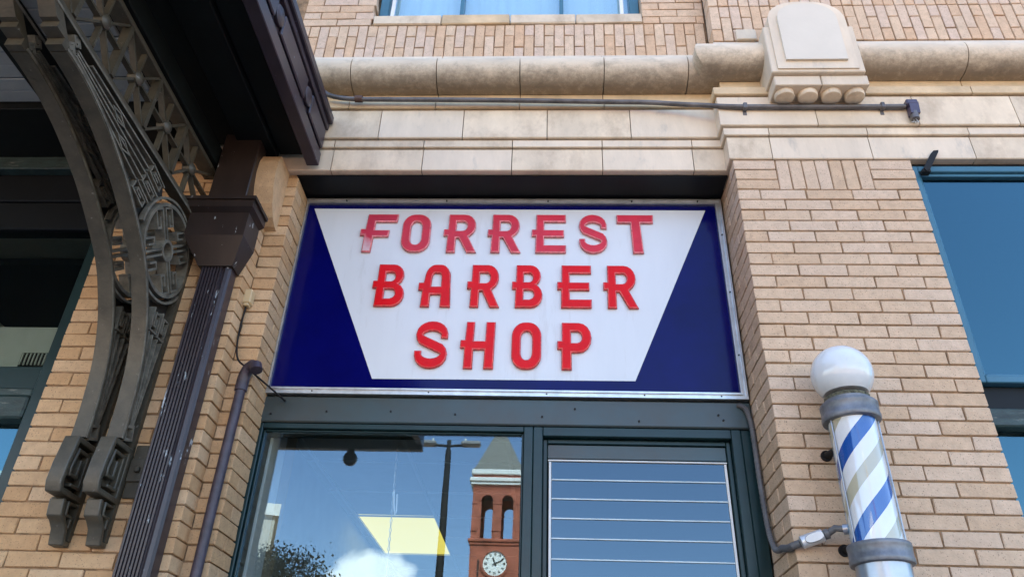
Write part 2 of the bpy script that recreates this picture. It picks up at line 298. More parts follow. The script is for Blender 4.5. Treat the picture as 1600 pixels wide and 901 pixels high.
# ------------------------------------------------------------------ mesh helpers
class MB:
    """Collects shapes and links them as one mesh object."""
    def __init__(s): s.v = []; s.f = []; s.mi = []; s.cur = 0
    def add(s, vs, fs):
        k = len(s.v); s.v += [tuple(v) for v in vs]; s.f += [tuple(i + k for i in f) for f in fs]; s.mi += [s.cur] * len(fs)
    def box(s, x0, x1, y0, y1, z0, z1):
        x0, x1 = sorted((x0, x1)); y0, y1 = sorted((y0, y1)); z0, z1 = sorted((z0, z1))
        s.add([(x0,y0,z0),(x1,y0,z0),(x1,y1,z0),(x0,y1,z0),(x0,y0,z1),(x1,y0,z1),(x1,y1,z1),(x0,y1,z1)],
              [(0,3,2,1),(4,5,6,7),(0,1,5,4),(1,2,6,5),(2,3,7,6),(3,0,4,7)])
        return s
    def cbox(s, x0, x1, y0, y1, z0, z1, c=0.003, jit=0.0):
        """box with chamfered edges"""
        x0, x1 = sorted((x0, x1)); y0, y1 = sorted((y0, y1)); z0, z1 = sorted((z0, z1))
        c = min(c, (x1-x0)*.3, (y1-y0)*.3, (z1-z0)*.3)
        bm = bmesh.new(); bmesh.ops.create_cube(bm, size=1)
        for v in bm.verts:
            v.co = Vector((x0 if v.co.x < 0 else x1, y0 if v.co.y < 0 else y1, z0 if v.co.z < 0 else z1))
        bmesh.ops.bevel(bm, geom=bm.edges[:], offset=c, segments=1, affect='EDGES')
        if jit:
            for v in bm.verts: v.co += Vector((random.uniform(-jit, jit), random.uniform(-jit, jit), random.uniform(-jit, jit)))
        bm.verts.index_update()
        s.add([v.co for v in bm.verts], [[v.index for v in f.verts] for f in bm.faces]); bm.free()
        return s
    def prism(s, poly, axis, a0, a1):
        """poly: 2D points; axis 'x' (poly = y,z), 'y' (poly = x,z), 'z' (poly = x,y)"""
        n = len(poly)
        mk = {'x': lambda p, a: (a, p[0], p[1]), 'y': lambda p, a: (p[0], a, p[1]), 'z': lambda p, a: (p[0], p[1], a)}[axis]
        s.add([mk(p, a0) for p in poly] + [mk(p, a1) for p in poly],
              [tuple(range(n)), tuple(range(2*n-1, n-1, -1))] + [(i, i+n, (i+1) % n + n, (i+1) % n) for i in range(n)])
        return s
    def bar(s, pts, w, axis, a0, a1, closed=False):
        """thick polyline in a plane, extruded along axis"""
        P = [Vector(p) for p in pts]; n = len(P); Lf = []; Rt = []
        for i in range(n):
            if closed: a, b = P[i-1], P[(i+1) % n]; d1 = (P[i]-a).normalized(); d2 = (b-P[i]).normalized()
            else:
                d1 = (P[i]-P[i-1]).normalized() if i > 0 else (P[1]-P[0]).normalized()
                d2 = (P[i+1]-P[i]).normalized() if i < n-1 else d1
            n1 = Vector((-d1.y, d1.x)); n2 = Vector((-d2.y, d2.x)); m = n1+n2
            m = m.normalized() if m.length > 1e-6 else n1
            k = w/2/max(0.45, m.dot(n1))
            Lf.append(P[i]+m*k); Rt.append(P[i]-m*k)
        rng = range(n) if closed else range(n-1)
        mk = {'x': lambda p, a: (a, p[0], p[1]), 'y': lambda p, a: (p[0], a, p[1]), 'z': lambda p, a: (p[0], p[1], a)}[axis]
        vs = []
        for i in range(n): vs += [mk(Lf[i], a0), mk(Rt[i], a0), mk(Rt[i], a1), mk(Lf[i], a1)]
        fs = []
        for i in rng:
            a = 4*i; b = 4*((i+1) % n)
            for q in range(4): fs.append((a+q, a+(q+1) % 4, b+(q+1) % 4, b+q))
        if not closed: fs += [(3, 2, 1, 0), (4*n-4, 4*n-3, 4*n-2, 4*n-1)]
        s.add(vs, fs); return s
    def tube(s, pts, r, n=10, cap=True):
        P = [Vector(p) for p in pts]; rs = r if isinstance(r, (list, tuple)) else [r]*len(P)
        ref = None; rings = []
        for i, p in enumerate(P):
            t = ((P[i+1]-p).normalized() if i < len(P)-1 else Vector()) + ((p-P[i-1]).normalized() if i > 0 else Vector())
            t.normalize()
            if ref is None:
                ref = Vector((0,0,1)) if abs(t.z) < .9 else Vector((1,0,0))
            u = (ref - t*ref.dot(t)).normalized(); w = t.cross(u); ref = u
            rings.append([p + (u*math.cos(2*PI*k/n) + w*math.sin(2*PI*k/n))*rs[i] for k in range(n)])
        fs = []
        for i in range(len(P)-1):
            for k in range(n):
                a = i*n+k; b = i*n+(k+1) % n; fs.append((a, b, b+n, a+n))
        if cap: fs += [tuple(range(n-1, -1, -1)), tuple(range((len(P)-1)*n, len(P)*n))]
        s.add([v for r_ in rings for v in r_], fs); return s
    def lathe(s, prof, cx, cy, n=32, axis='z', cz=0):
        """prof: (radius, height) up a vertical axis"""
        vs = []; fs = []; m = len(prof)
        for r, h in prof:
            for k in range(n):
                a = 2*PI*k/n
                if axis == 'z': vs.append((cx+r*math.cos(a), cy+r*math.sin(a), h))
                elif axis == 'y': vs.append((cx+r*math.cos(a), h, cz+r*math.sin(a)))
                else: vs.append((h, cy+r*math.cos(a), cz+r*math.sin(a)))
        for i in range(m-1):
            for k in range(n):
                a = i*n+k; b = i*n+(k+1) % n; fs.append((a, b, b+n, a+n))
        fs += [tuple(range(n-1, -1, -1)), tuple(range((m-1)*n, m*n))]
        s.add(vs, fs); return s
    def mesh(s, name, mats, smooth=False):
        me = bpy.data.meshes.new(name); me.from_pydata(s.v, [], s.f)
        for m in (mats if isinstance(mats, (list, tuple)) else [mats]): me.materials.append(m)
        me.polygons.foreach_set('material_index', s.mi)
        bm = bmesh.new(); bm.from_mesh(me); bmesh.ops.recalc_face_normals(bm, faces=bm.faces[:]); bm.to_mesh(me); bm.free()
        if smooth:
            me.polygons.foreach_set('use_smooth', [True]*len(me.polygons)); me.set_sharp_from_angle(angle=R(38))
        me.update(); return me
    def build(s, name, mats, parent=None, smooth=False):
        o = bpy.data.objects.new(name, s.mesh(name, mats, smooth)); COL.objects.link(o)
        if parent: hang(o, parent)
        return o

def base_of(o):
    return Matrix.Translation(o.location)          # every hung mesh keeps world coordinates as its location
def hang(o, parent):
    """parent o while its mesh stays where it was written in world coordinates"""
    o.parent = parent; o.matrix_parent_inverse = base_of(parent).inverted()
def tag(o, label=None, cat=None, group=None, kind=None):
    for k, v in (('label', label), ('category', cat), ('group', group), ('kind', kind)):
        if v: o[k] = v
    return o
def thing(name, loc, label, cat, group=None):
    o = bpy.data.objects.new(name, None); COL.objects.link(o); o.location = loc; o.empty_display_size = 0.1
    return tag(o, label, cat, group)
def copy_tree(o, dx, parent=None):
    c = o.copy(); COL.objects.link(c)
    if parent: c.parent = parent; c.matrix_parent_inverse = o.matrix_parent_inverse.copy()
    else: c.location = o.location + Vector(dx)
    for ch in o.children: copy_tree(ch, dx, c)
    return c
def soften(o, w=0.0045):
    m = o.modifiers.new('rounded_casting', 'BEVEL'); m.width = w; m.segments = 2; m.limit_method = 'ANGLE'; m.angle_limit = R(35)
    o.data.polygons.foreach_set('use_smooth', [True]*len(o.data.polygons)); o.data.set_sharp_from_angle(angle=R(50)); return o
def catmull(P, n=6):
    P = [Vector(p) for p in P]; out = []
    for i in range(len(P)-1):
        a = P[max(0, i-1)]; b = P[i]; c = P[i+1]; d = P[min(len(P)-1, i+2)]
        for k in range(n):
            t = k/n
            out.append(0.5*((2*b) + (c-a)*t + (2*a-5*b+4*c-d)*t*t + (-a+3*b-3*c+d)*t**3))
    return out+[P[-1]]

BR = {}
def brick(parent, x0, x1, y0, y1, z0, z1, m, name='brick', c=0.0028):
    d = (round(x1-x0, 4), round(y1-y0, 4), round(z1-z0, 4)); k = (d, m.name, random.randrange(4))
    if k not in BR:
        BR[k] = MB().cbox(-d[0]/2, d[0]/2, -d[1]/2, d[1]/2, -d[2]/2, d[2]/2, c, 0.0015).mesh('brick', m)
    o = bpy.data.objects.new(name, BR[k]); COL.objects.link(o); hang(o, parent)
    o.location = ((x0+x1)/2+random.uniform(-.0008, .0008), (y0+y1)/2+random.uniform(-.0018, .0018), (z0+z1)/2+random.uniform(-.0006, .0006))
    o.rotation_euler = (random.uniform(-.006, .006), random.uniform(-.003, .003), random.uniform(-.004, .004))
    return o

# ------------------------------------------------------------------ setting: ground, street, building core
tag(MB().box(-400, 400, -600, 400, -1.0, -0.16).build('ground', M_ground), kind='structure')
tag(MB().box(-60, 60, -10.5, -4.6, -0.6, -0.13).build('road', M_road), kind='structure')
rl = MB()
for i in range(-15, 15): rl.box(i*4, i*4+2, -7.6, -7.48, -0.14, -0.126)
tag(rl.build('road_markings', M_line), kind='structure')
sw = thing('pavement', (0, -2, 0), None, None); tag(sw, kind='structure')
MB().box(-60, 60, -4.45, 0.6, -0.5, -0.01).build('paving_base', M_joint, sw)
tag(MB().cbox(-60, 60, -4.6, -4.452, -0.5, 0.0, 0.02).build('kerb', M_pave), kind='structure')
for i in range(-6, 6):
    for j in range(3):
        brick(sw, i*1.5+.003, i*1.5+1.497, -4.449+j*1.48+.003, -4.449+j*1.48+1.477, -0.08, 0.0, M_pave, 'paving_slab', 0.008)
tag(MB().box(-60, 60, -70, -10.5, -0.6, -0.12).build('bounce_forecourt', M_bounce_paving), kind='structure')  # unseen ground, tinted warm brick to bounce light onto the facade

# the body of the shop building behind the facade
core = MB()
core.box(-12, 12, 0.456, 12, 4.27, 9.0)                   # upper storeys
core.box(-2.175, -1.335, 0.13, 0.9, 0.0, 4.25)           # behind the brick piers
core.box(0.945, 1.80, 0.12, 0.9, 0.0, 4.25)
core.box(-12, 12, 0.33, 0.455, 4.262, 5.44)              # band of wall behind the cornice
core.box(-12, -1.13, 0.30, 0.455, 5.442, 8.0); core.box(0.60, 12, 0.24, 0.455, 5.442, 8.0)
core.box(-1.13, 0.60, 0.30, 0.455, 7.2, 8.0)
core.box(-12, 12, 0.30, 0.455, 8.0, 9.0)
core.box(-12, -3.9, 0.05, 0.9, 0, 4.25); core.box(3.6, 12, 0.05, 0.9, 0, 4.25)
core.box(-12, 12, 11.9, 12.05, 0, 4.26); core.box(-12, -11.8, 0.91, 11.89, 0, 4.26); core.box(11.8, 12, 0.91, 11.89, 0, 4.26)
tag(core.build('building_wall', M_wall), kind='structure')

# the room behind the shop window, with its tiled ceiling
room = MB()
room.box(-1.6, 1.1, 9.0, 9.1, 0, 3.4); room.box(-1.62, -1.52, 0.92, 9.0, 0, 3.4); room.box(1.06, 1.16, 0.92, 9.0, 0, 3.4)
tag(room.build('room_wall', M_room), kind='structure')
tag(MB().box(-1.6, 1.1, 0.4, 9, -0.02, 0.06).build('room_floor', M_room), kind='structure')
cl = thing('ceiling', (-.2, 3, 3.23), None, None); tag(cl, kind='structure')
MB().box(-1.6, 1.1, 0.42, 9, 3.262, 3.32).build('ceiling_deck', M_dark, cl)
TX = [-1.6, -1.455, -0.84, -0.225, 0.39, 1.05]; TY = [0.45 + .615*i for i in range(14)]
for i in range(5):
    for j in range(13):
        if i == 1 and j in (4, 5, 8, 9): continue
        brick(cl, TX[i]+.008, TX[i+1]-.008, TY[j]+.008, TY[j+1]-.008, 3.238, 3.255, M_ceil, 'ceiling_tile', 0.003)
grid = MB()
for x in TX: grid.box(x-.012, x+.012, 0.42, 8.9, 3.228, 3.2365)
for j, y in enumerate(TY):
    if j in (5, 9): grid.box(-1.6, -1.455, y-.012, y+.012, 3.229, 3.2362); grid.box(-.84, 1.05, y-.012, y+.012, 3.229, 3.2362)
    else: grid.box(-1.6, 1.05, y-.012, y+.012, 3.229, 3.2362)
grid.build('ceiling_grid', M_wtrack, cl)
for j, lab in ((4, 'lit rectangular ceiling light panel seen whole through the shop window'), (8, 'lit ceiling light panel farther back in the room, cut by the photo bottom edge')):
    t = thing('ceiling_light', (-1.15, TY[j]+.6, 3.23), lab, 'ceiling light', 'lit panels in the shop ceiling')
    MB().box(-1.443, -.852, TY[j]+.015, TY[j+2]-.015, 3.2405, 3.247).build('diffuser', M_panel, t)
    MB().box(-1.445, -.85, TY[j]+.013, TY[j+2]-.013, 3.249, 3.261).build('light_housing', M_wtrack, t)

# ------------------------------------------------------------------ brick piers
CZ = 0.06335
t = thing('brick_pier', (1.37, 0, 1.4), 'right brick pier carrying the barber pole, with a row of upright bricks at its top', 'brick pier')
MB().box(0.941, 1.802, 0.007, 0.119, 1.4, 4.25).box(0.941, 1.1, 0.1192, 0.31, 1.4, 4.25).build('mortar', M_mortar, t)
X0, X1 = 0.933, 1.810; J = 0.0058; PB = (X1-X0+J)/4
k = 0; z = 4.2515
SOLD = (1.142, 1.601)
while z > 1.45:
    za, zb = z-CZ+J, z
    half = (k % 2 == 1)
    xs = [X0] + ([X0+PB/2] if half else []) ; x = xs[-1]
    cuts = [X0]
    if half: cuts += [X0+PB/2+PB*i for i in range(4)]
    else: cuts += [X0+PB*(i+1) for i in range(3)]
    cuts.append(X1+J)
    if k < 3: cuts = [X0, SOLD[0], SOLD[1], X1+J]         # the upright course takes the middle
    for i in range(len(cuts)-1):
        a, b = cuts[i], cuts[i+1]-J
        if k < 3 and i == 1: continue
        dep = 0.1
        if i == 0: dep = 0.207 if half else 0.1
        brick(t, a, b, 0.0, dep, za, zb, M_brick)
    # return face, running back to the sign
    y = 0.2155 if half else 0.1085
    while y < 0.30:
        y2 = min(y+.207, 0.318); brick(t, X0, X0+.1, y, y2, za, zb, M_brick); y = y2+J
    z -= CZ; k += 1
for i in range(7):
    a = SOLD[0]+i*(SOLD[1]-SOLD[0])/7
    brick(t, a, a+(SOLD[1]-SOLD[0])/7-J, 0, 0.1, 4.2515-3*CZ+J, 4.2515, M_brick)

t = thing('brick_pier', (-1.8, 0, 1.4), 'left brick pier behind the downspout and iron brackets, stepped on its right side', 'brick pier')
MB().box(-2.175, -1.438, 0.007, 0.1, 1.4, 4.25).box(-2.175, -1.33, 0.117, 0.31, 1.4, 4.25).build('mortar', M_mortar, t)
X0, X1 = -2.183, -1.430; PB = (X1-X0+J)/3.5
z = 4.228; k = 0
while z > 1.45:
    za, zb = z-CZ+J, z
    cuts = [X0+PB*i for i in range(4)] if k % 2 == 0 else [X0]+[X0+PB/2+PB*i for i in range(3)]
    cuts = cuts + [X1+J]
    for i in range(len(cuts)-1):
        last = i == len(cuts)-2
        brick(t, cuts[i], cuts[i+1]-J, 0.0, 0.109 if last else 0.1, za, zb, M_brick_left)
    # step face and its return, one corner brick each course
    zc = za-.0015
    if k % 2 == 0:
        brick(t, -1.428, -1.320, 0.11, 0.317, zc, zc+CZ-J, M_brick_left)
    else:
        brick(t, -1.50, -1.320, 0.11, 0.21, zc, zc+CZ-J, M_brick_left); brick(t, -1.428, -1.320, 0.2175, 0.317, zc, zc+CZ-J, M_brick_left)
    z -= CZ; k += 1
# rounded terracotta corbel at the head of the left pier
cb = [(0.11, 4.25), (-0.03, 4.25), (-0.055, 4.20), (-0.06, 4.12), (-0.045, 4.04), (-0.01, 3.96), (0.03, 3.905), (0.075, 3.88), (0.11, 3.875)]
tag(MB().prism(cb, 'x', -1.515, -1.372).build('corbel', M_brick_left, t), 'rounded corbel under the canopy')

# ------------------------------------------------------------------ terracotta cornice, mitred round the pier
YC, YP, XB = 0.08, -0.01, 0.915
def sect(kind, x):
    return {'c': (Vector((x, YC)), Vector((0, -1))), 'p': (Vector((x, YP)), Vector((0, -1))),
            'i': (Vector((XB, YC)), Vector((-1, -1))), 'o': (Vector((XB, YP)), Vector((-1, -1)))}[kind]
def stone(name, parent, secs, prof, m, smooth=False):
    mb = MB(); n = len(prof); vs = []
    for kd, x in secs:
        B, D = sect(kd, x)
        for d, z in prof: q = B+D*d; vs.append((q.x, q.y, z))
    fs = []
    for i in range(len(secs)-1):
        for k in range(n): a = i*n+k; b = i*n+(k+1) % n; fs.append((a, b, b+n, a+n))
    fs += [tuple(range(n)), tuple(range((len(secs)-1)*n, len(secs)*n))]
    mb.add(vs, fs)
    return mb.build(name, m, parent, smooth)
def ch(d, z0, z1, back=-0.16, c=0.004):
    return [(back, z0), (d-c, z0), (d, z0+c), (d, z1-c), (d-c, z1), (back, z1)]
cor = thing('stone_cornice', (0.8, 0, 4.26), 'cream terracotta cornice with a fat roll moulding above the sign and pier', 'cornice')
def course(name, prof, joints_c, joints_p, m, smooth=False, g=0.0022, mfun=None):
    js = [(x, 'c') for x in joints_c] ; jp = [(x, 'p') for x in joints_p]
    for i in range(len(js)-1):
        stone(name, cor, [('c', js[i][0]+g), ('c', js[i+1][0]-g)], prof, mfun() if mfun else m, smooth)
    stone(name, cor, [('c', js[-1][0]+g), ('i', 0), ('o', 0), ('p', jp[0][0]-g)], prof, mfun() if mfun else m, smooth)
    for i in range(len(jp)-1):
        stone(name, cor, [('p', jp[i][0]+g), ('p', jp[i+1][0]-g)], prof, mfun() if mfun else m, smooth)
pick = lambda: random.choice((M_stone, M_stone, M_stone2))
course('stone_block', ch(0.0, 4.2545, 4.3995), [-4.2, -2.9, -1.60, -1.147, -0.665, -0.192, 0.283, 0.753], [1.13, 1.626, 2.13, 2.63, 3.7], M_stone, mfun=pick)
course('fillet_stone', ch(0.013, 4.4045, 4.453, c=.003), [-4.2, -2.9, -1.60, -1.147, -0.665, -0.192, 0.283, 0.753], [1.13, 1.626, 2.13, 2.63, 3.7], M_stone, mfun=pick)
course('stone_block', ch(0.028, 4.458, 4.660), [-4.2, -2.9, -1.60, -1.37, -0.915, -0.461, -0.008, 0.437], [1.383, 1.892, 2.392, 2.9, 3.7], M_stone, mfun=pick)
course('bed_mould', [(-.16, 4.666), (.038, 4.666), (.042, 4.670), (.042, 4.716), (.036, 4.722), (-.012, 4.724), (-.012, 4.812), (-.16, 4.812)], [-4.2, -2.9, -1.60, -1.1, -0.62, -0.16, 0.30], [1.165, 1.66, 2.205, 2.7, 3.7], M_yel)
rp_ = [(-.16, 5.017)] + [(0.03+0.1*math.cos(a)*1.04, 4.915+0.1*math.sin(a)) for a in [R(90-180*i/16) for i in range(17)]] + [(-.16, 4.815)]
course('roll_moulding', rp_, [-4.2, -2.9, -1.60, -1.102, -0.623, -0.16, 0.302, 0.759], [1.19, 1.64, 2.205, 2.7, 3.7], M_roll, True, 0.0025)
course('weathering_stone', [(-.16, 5.019), (.02, 5.019), (.02, 5.03), (-.015, 5.135), (-.16, 5.142)], [-4.2, -2.9, -1.60, -0.623, 0.302], [1.64, 2.205, 3.7], M_stone2)
MB().box(-4.2, 0.93, 0.10, 0.32, 4.256, 5.10).box(0.93, 3.7, 0.02, 0.32, 4.256, 5.10).build('mortar_core', M_joint, cor)

# arched cartouche block breaking through the roll
def arch(x0, x1, z0, zs, zt, n=14, p=2.0):
    cx = (x0+x1)/2; rx = (x1-x0)/2; rz = zt-zs
    pts = [(x0, z0), (x1, z0)]
    for i in range(n+1):
        a = PI*i/n; c, s_ = math.cos(a), math.sin(a)
        pts.append((cx+rx*math.copysign(abs(c)**(2/p), c), zs+rz*abs(s_)**(2/p)))
    return pts
ct = thing('cartouche', (1.38, -.1, 4.6), 'pale arched stone block with a plain raised tablet, interrupting the roll moulding', 'stone block')
MB().cbox(1.144, 1.618, -0.188, 0.06, 4.682, 5.03, 0.005).build('shoulder_block', M_stone2, ct)
MB().prism(arch(1.176, 1.586, 4.70, 5.06, 5.222, p=2.4), 'y', -0.196, 0.08).build('arched_block', M_stone2, ct)
MB().prism(arch(1.222, 1.536, 4.752, 5.06, 5.190, p=2.3), 'y', -0.210, -0.17).build('tablet', mat('clean_terracotta', (0.64, 0.565, 0.46), 0.5, var=0.03, vscale=3, bump=0.05), ct)
MB().cbox(1.060, 1.172, -0.012, 0.05, 5.143, 5.225, 0.004).build('backing_stone', M_stone2, ct)
for a, b in ((1.157, 1.391), (1.395, 1.630)):
    MB().cbox(a, b, -0.165, -0.02, 4.612, 4.6795, 0.004).build('bed_block', M_stone2, ct)
for i in range(4):
    MB().lathe([(0.050, 4.6115), (0.050, 4.590), (0.047, 4.583), (0.040, 4.580)][::-1], 1.216+.1185*i, -0.098, 24).build('round_drop', M_stone, ct, True)

# ------------------------------------------------------------------ upper wall: upright bricks, sill, window
uw = thing('upper_wall', (0, .1, 5.15), 'upper brick wall of upright bricks above the roll moulding', 'brick wall')
MB().box(-1.6, 0.935, 0.126, 0.24, 5.10, 5.46)  .box(0.942, 3.7, 0.012, 0.12, 5.10, 5.95).box(-1.6, -1.135, 0.126, 0.24, 5.4602, 5.95).box(0.605, 0.935, 0.126, 0.24, 5.4602, 5.95).build('mortar', M_mortar, uw)
PV = 0.0597; JV = 0.006
def upright(x0, n, y, z0):
    for i in range(n):
        a = x0+i*PV; b = a+PV-JV
        zs = (z0, z0+.0935, z0+.0995, z0+.292) if i % 2 == 0 else (z0, z0+.1925, z0+.1985, z0+.292)
        brick(uw, a, b, y, y+.1, zs[0], zs[1], M_brick_up); brick(uw, a, b, y, y+.1, zs[2], zs[3], M_brick_up)
upright(-1.52, 41, 0.12, 5.146)
def rows(x0, x1, y, z0, n, off=0):
    pb = 0.2155
    for r in range(n):
        x = x0 - (pb/2 if (r+off) % 2 else 0)
        while x < x1-.02:
            a, b = max(x, x0), min(x+pb-J, x1)
            if b-a > .03: brick(uw, a, b, y, y+.1, z0+r*CZ, z0+r*CZ+CZ-J, M_brick_up)
            x += pb
upright(0.933, 46, 0.004, 5.148)
for i in range(46):
    a = 0.933+i*PV
    if i % 2: brick(uw, a, a+PV-JV, 0.004, 0.104, 5.446, 5.539, M_brick_up)
    else: brick(uw, a, a+PV-JV, 0.004, 0.104, 5.446, 5.539, M_brick_up)
rows(0.933, 3.67, 0.004, 5.545, 4)
rows(-1.52, -1.085, 0.12, 5.445, 5); rows(0.562, 0.929, 0.12, 5.445, 5, 1)
xs = [-1.08, -0.66, -0.24, 0.16, 0.56]
for i in range(4): MB().cbox(xs[i]+.002, xs[i+1]-.002, 0.108, 0.30, 5.441, 5.522, 0.006, .002).build('sill_stone', M_yel if i == 1 else M_stone, uw)

w = thing('upper_window', (-.26, .22, 5.52), 'upper storey window with pale blinds, only its sill edge showing at the top of the photo', 'window')
f = MB()
for a, b in ((-1.078, -1.02), (0.500, 0.560)): f.cbox(a, b, 0.19, 0.27, 5.524, 7.1, .004)
f.cbox(-1.02, 0.50, 0.19, 0.27, 5.524, 5.565, .004).cbox(-1.02, 0.50, 0.19, 0.27, 7.04, 7.1, .004)
f.build('window_frame', M_blueframe, w)
for x in (-0.555, 0.075): MB().cbox(x-.012, x+.012, 0.20, 0.262, 5.566, 7.039, .003).build('mullion', M_blueframe, w)
for x in (-0.99, 0.45): MB().cbox(x-.012, x+.012, 0.175, 0.1895, 5.524, 7.0, .003).build('white_stop', M_wtrack, w)
M_glass_u = glass_mat('upper_glass', 2.2, (0.95, 0.97, 0.97), 0.03)
for a, b in ((-1.019, -.568), (-.542, .062), (.088, .499)): MB().box(a, b, 0.232, 0.237, 5.566, 7.039).build('pane', M_glass_u, w)
MB().box(-1.08, 0.56, 0.275, 0.285, 5.53, 7.1).build('blind', M_curtain, w)

# ------------------------------------------------------------------ the sign
sg = thing('shop_sign', (-.22, .3, 3.07), 'blue and white barber shop sign with red raised letters in an aluminium frame', 'sign')
fr = MB(); x0, x1, z0, z1 = -1.340, 0.922, 3.072, 4.230
for a, (ya, yb) in ((0.016, (0.288, 0.40)), (0.034, (0.296, 0.38))):
    pass
def ring(mb, x0, x1, z0, z1, w, ya, yb):
    mb.prism([(x0, z0), (x1, z0), (x1-w, z0+w), (x0+w, z0+w)], 'y', ya, yb)
    mb.prism([(x0, z1), (x1, z1), (x1-w, z1-w), (x0+w, z1-w)], 'y', ya, yb)
    mb.prism([(x0, z0), (x0, z1), (x0+w, z1-w), (x0+w, z0+w)], 'y', ya, yb)
    mb.prism([(x1, z0), (x1, z1), (x1-w, z1-w), (x1-w, z0+w)], 'y', ya, yb)
fr = MB(); ring(fr, x0, x1, z0, z1, 0.010, 0.286, 0.40); ring(fr, x0+.010, x1-.010, z0+.010, z1-.010, 0.013, 0.294, 0.39); ring(fr, x0+.023, x1-.023, z0+.023, z1-.023, 0.009, 0.287, 0.38)
fr.build('sign_frame', M_alu, sg)
scr = MB()
for x in (-1.1, -.55, 0, .45, .8):
    for zz in (z0+.012, z1-.012): scr.lathe([(0.004, .2855), (.004, .294)], x, 0, 8, 'y', zz)
for zz in (3.3, 3.65, 4.0):
    for x in (x0+.016, x1-.016): scr.lathe([(0.004, .2885), (.004, .297)], x, 0, 8, 'y', zz)
tag(scr.build('frame_screws', M_black, sg), kind='stuff')
MB().box(x0+.032, x1-.032, 0.305, 0.36, z0+.032, z1-.032).build('blue_panel', M_blue, sg)
MB().prism([(-1.275, 4.172), (0.838, 4.166), (0.414, 3.163), (-0.828, 3.158)], 'y', 0.3025, 0.31).build('white_panel', M_white, sg)
MB().box(-1.33, 0.92, .40, .52, 3.08, 4.22).build('sign_box', M_darkgap, sg)

def arc(cx, cy, rx, ry, a0, a1, n=8):
    return [(cx+rx*math.cos(R(a0+(a1-a0)*i/n)), cy+ry*math.sin(R(a0+(a1-a0)*i/n))) for i in range(n+1)]
def rrect(x0, x1, y0, y1, rx, ry):
    return arc(x1-rx, y0+ry, rx, ry, -90, 0)+arc(x1-rx, y1-ry, rx, ry, 0, 90)+arc(x0+rx, y1-ry, rx, ry, 90, 180)+arc(x0+rx, y0+ry, rx, ry, 180, 270)
def stroke(pts, w):
    P = [Vector(p) for p in pts]; a = []; b = []
    for i in range(len(P)):
        d = (P[min(i+1, len(P)-1)]-P[max(i-1, 0)]).normalized(); n = Vector((-d.y, d.x))
        a.append(tuple(P[i]+n*w/2)); b.append(tuple(P[i]-n*w/2))
    return a+b[::-1]
SP = [(.13, .60), (0, .60), (0, .43), (.12, .43)]
G = {
 'F': [[(.11, 0), (.35, 0), (.37, .40), (.78, .40), (.80, .57), (.38, .57), (.39, .80), (.98, .80), (1, 1), (.16, 1)] + SP],
 'E': [[(.11, 0), (.99, 0), (1, .19), (.36, .19), (.36, .41), (.94, .41), (.94, .59), (.36, .59), (.36, .81), (1, .81), (1, 1), (.13, 1)] + SP],
 'T': [[(.40, 0), (.68, 0), (.63, .79), (.98, .79), (1, 1), (0, 1), (0, .79), (.37, .79)]],
 'O': [rrect(.02, .98, 0, 1, .42, .30), rrect(.31, .69, .19, .81, .17, .17)],
 'H': [[(.12, 0), (.37, 0), (.37, .40), (.70, .40), (.69, 0), (.96, 0), (.98, 1), (.72, 1), (.71, .58), (.37, .58), (.38, 1), (.15, 1)] + SP],
 'P': [[(.12, 0), (.40, 0), (.40, .36), (.62, .36)] + arc(.62, .68, .36, .32, -90, 90) + [(.13, 1)] + SP, [(.39, .56), (.58, .56)] + arc(.58, .69, .13, .125, -90, 90) + [(.39, .815)]],
 'R': [[(.11, 0), (.37, 0), (.37, .38), (.46, .38), (.72, 0), (1.0, 0), (.74, .41)] + arc(.62, .70, .34, .30, -62, 90) + [(.13, 1)] + SP, [(.37, .56), (.58, .56)] + arc(.58, .69, .12, .125, -90, 90) + [(.37, .815)]],
 'B': [[(.11, 0), (.62, 0)] + arc(.62, .28, .36, .28, -90, 65) + arc(.58, .74, .34, .26, -50, 90) + [(.13, 1)] + SP,
       [(.37, .18), (.58, .18)] + arc(.58, .30, .13, .11, -90, 90) + [(.37, .41)], [(.37, .59), (.55, .59)] + arc(.55, .70, .12, .11, -90, 90) + [(.37, .81)]],
 'A': [[(.10, 0), (.36, 0), (.36, .29), (.68, .29), (.68, 0), (.98, 0), (.93, .70)] + arc(.63, .68, .30, .32, 0, 90) + arc(.47, .68, .30, .32, 90, 180) + [(.14, .56), (0, .56), (0, .39), (.12, .39)],
       [(.37, .47), (.67, .47), (.67, .66)] + arc(.59, .66, .08, .14, 0, 90) + arc(.46, .66, .08, .14, 90, 180)],
 'S': [stroke([(.87, .64)] + arc(.50, .715, .38, .19, 5, 215, 12) + [(.34, .555), (.64, .460)] + arc(.50, .29, .385, .195, 38, -176, 12) + [(.115, .36)], .205)],
}
def letter(chv, xa, xb, za, zb, mats):
    cu = bpy.data.curves.new('letter_curve', 'CURVE'); cu.dimensions = '2D'; cu.fill_mode = 'BOTH'
    cu.extrude = 0.0025; cu.bevel_depth = 0.006; cu.bevel_resolution = 2; cu.offset = -0.005
    for sp in G[chv]:
        s_ = cu.splines.new('POLY'); s_.points.add(len(sp)-1); s_.use_cyclic_u = True
        for p, (u, v) in zip(s_.points, sp): p.co = (u*(xb-xa), v*(zb-za), 0, 1)
    tmp = bpy.data.objects.new('tmp', cu); COL.objects.link(tmp)
    dg = bpy.context.evaluated_depsgraph_get()
    me = bpy.data.meshes.new_from_object(tmp.evaluated_get(dg)); bpy.data.objects.remove(tmp); bpy.data.curves.remove(cu)
    me.name = 'letter'; me.materials.clear()
    for m in mats: me.materials.append(m)
    for p in me.polygons: p.material_index = 0 if p.normal.z > 0.97 else 1
    o = bpy.data.objects.new('letter', me); COL.objects.link(o); hang(o, sg)
    o.location = (xa, 0.2945, za); o.rotation_euler = (R(90), 0, 0)
    return o
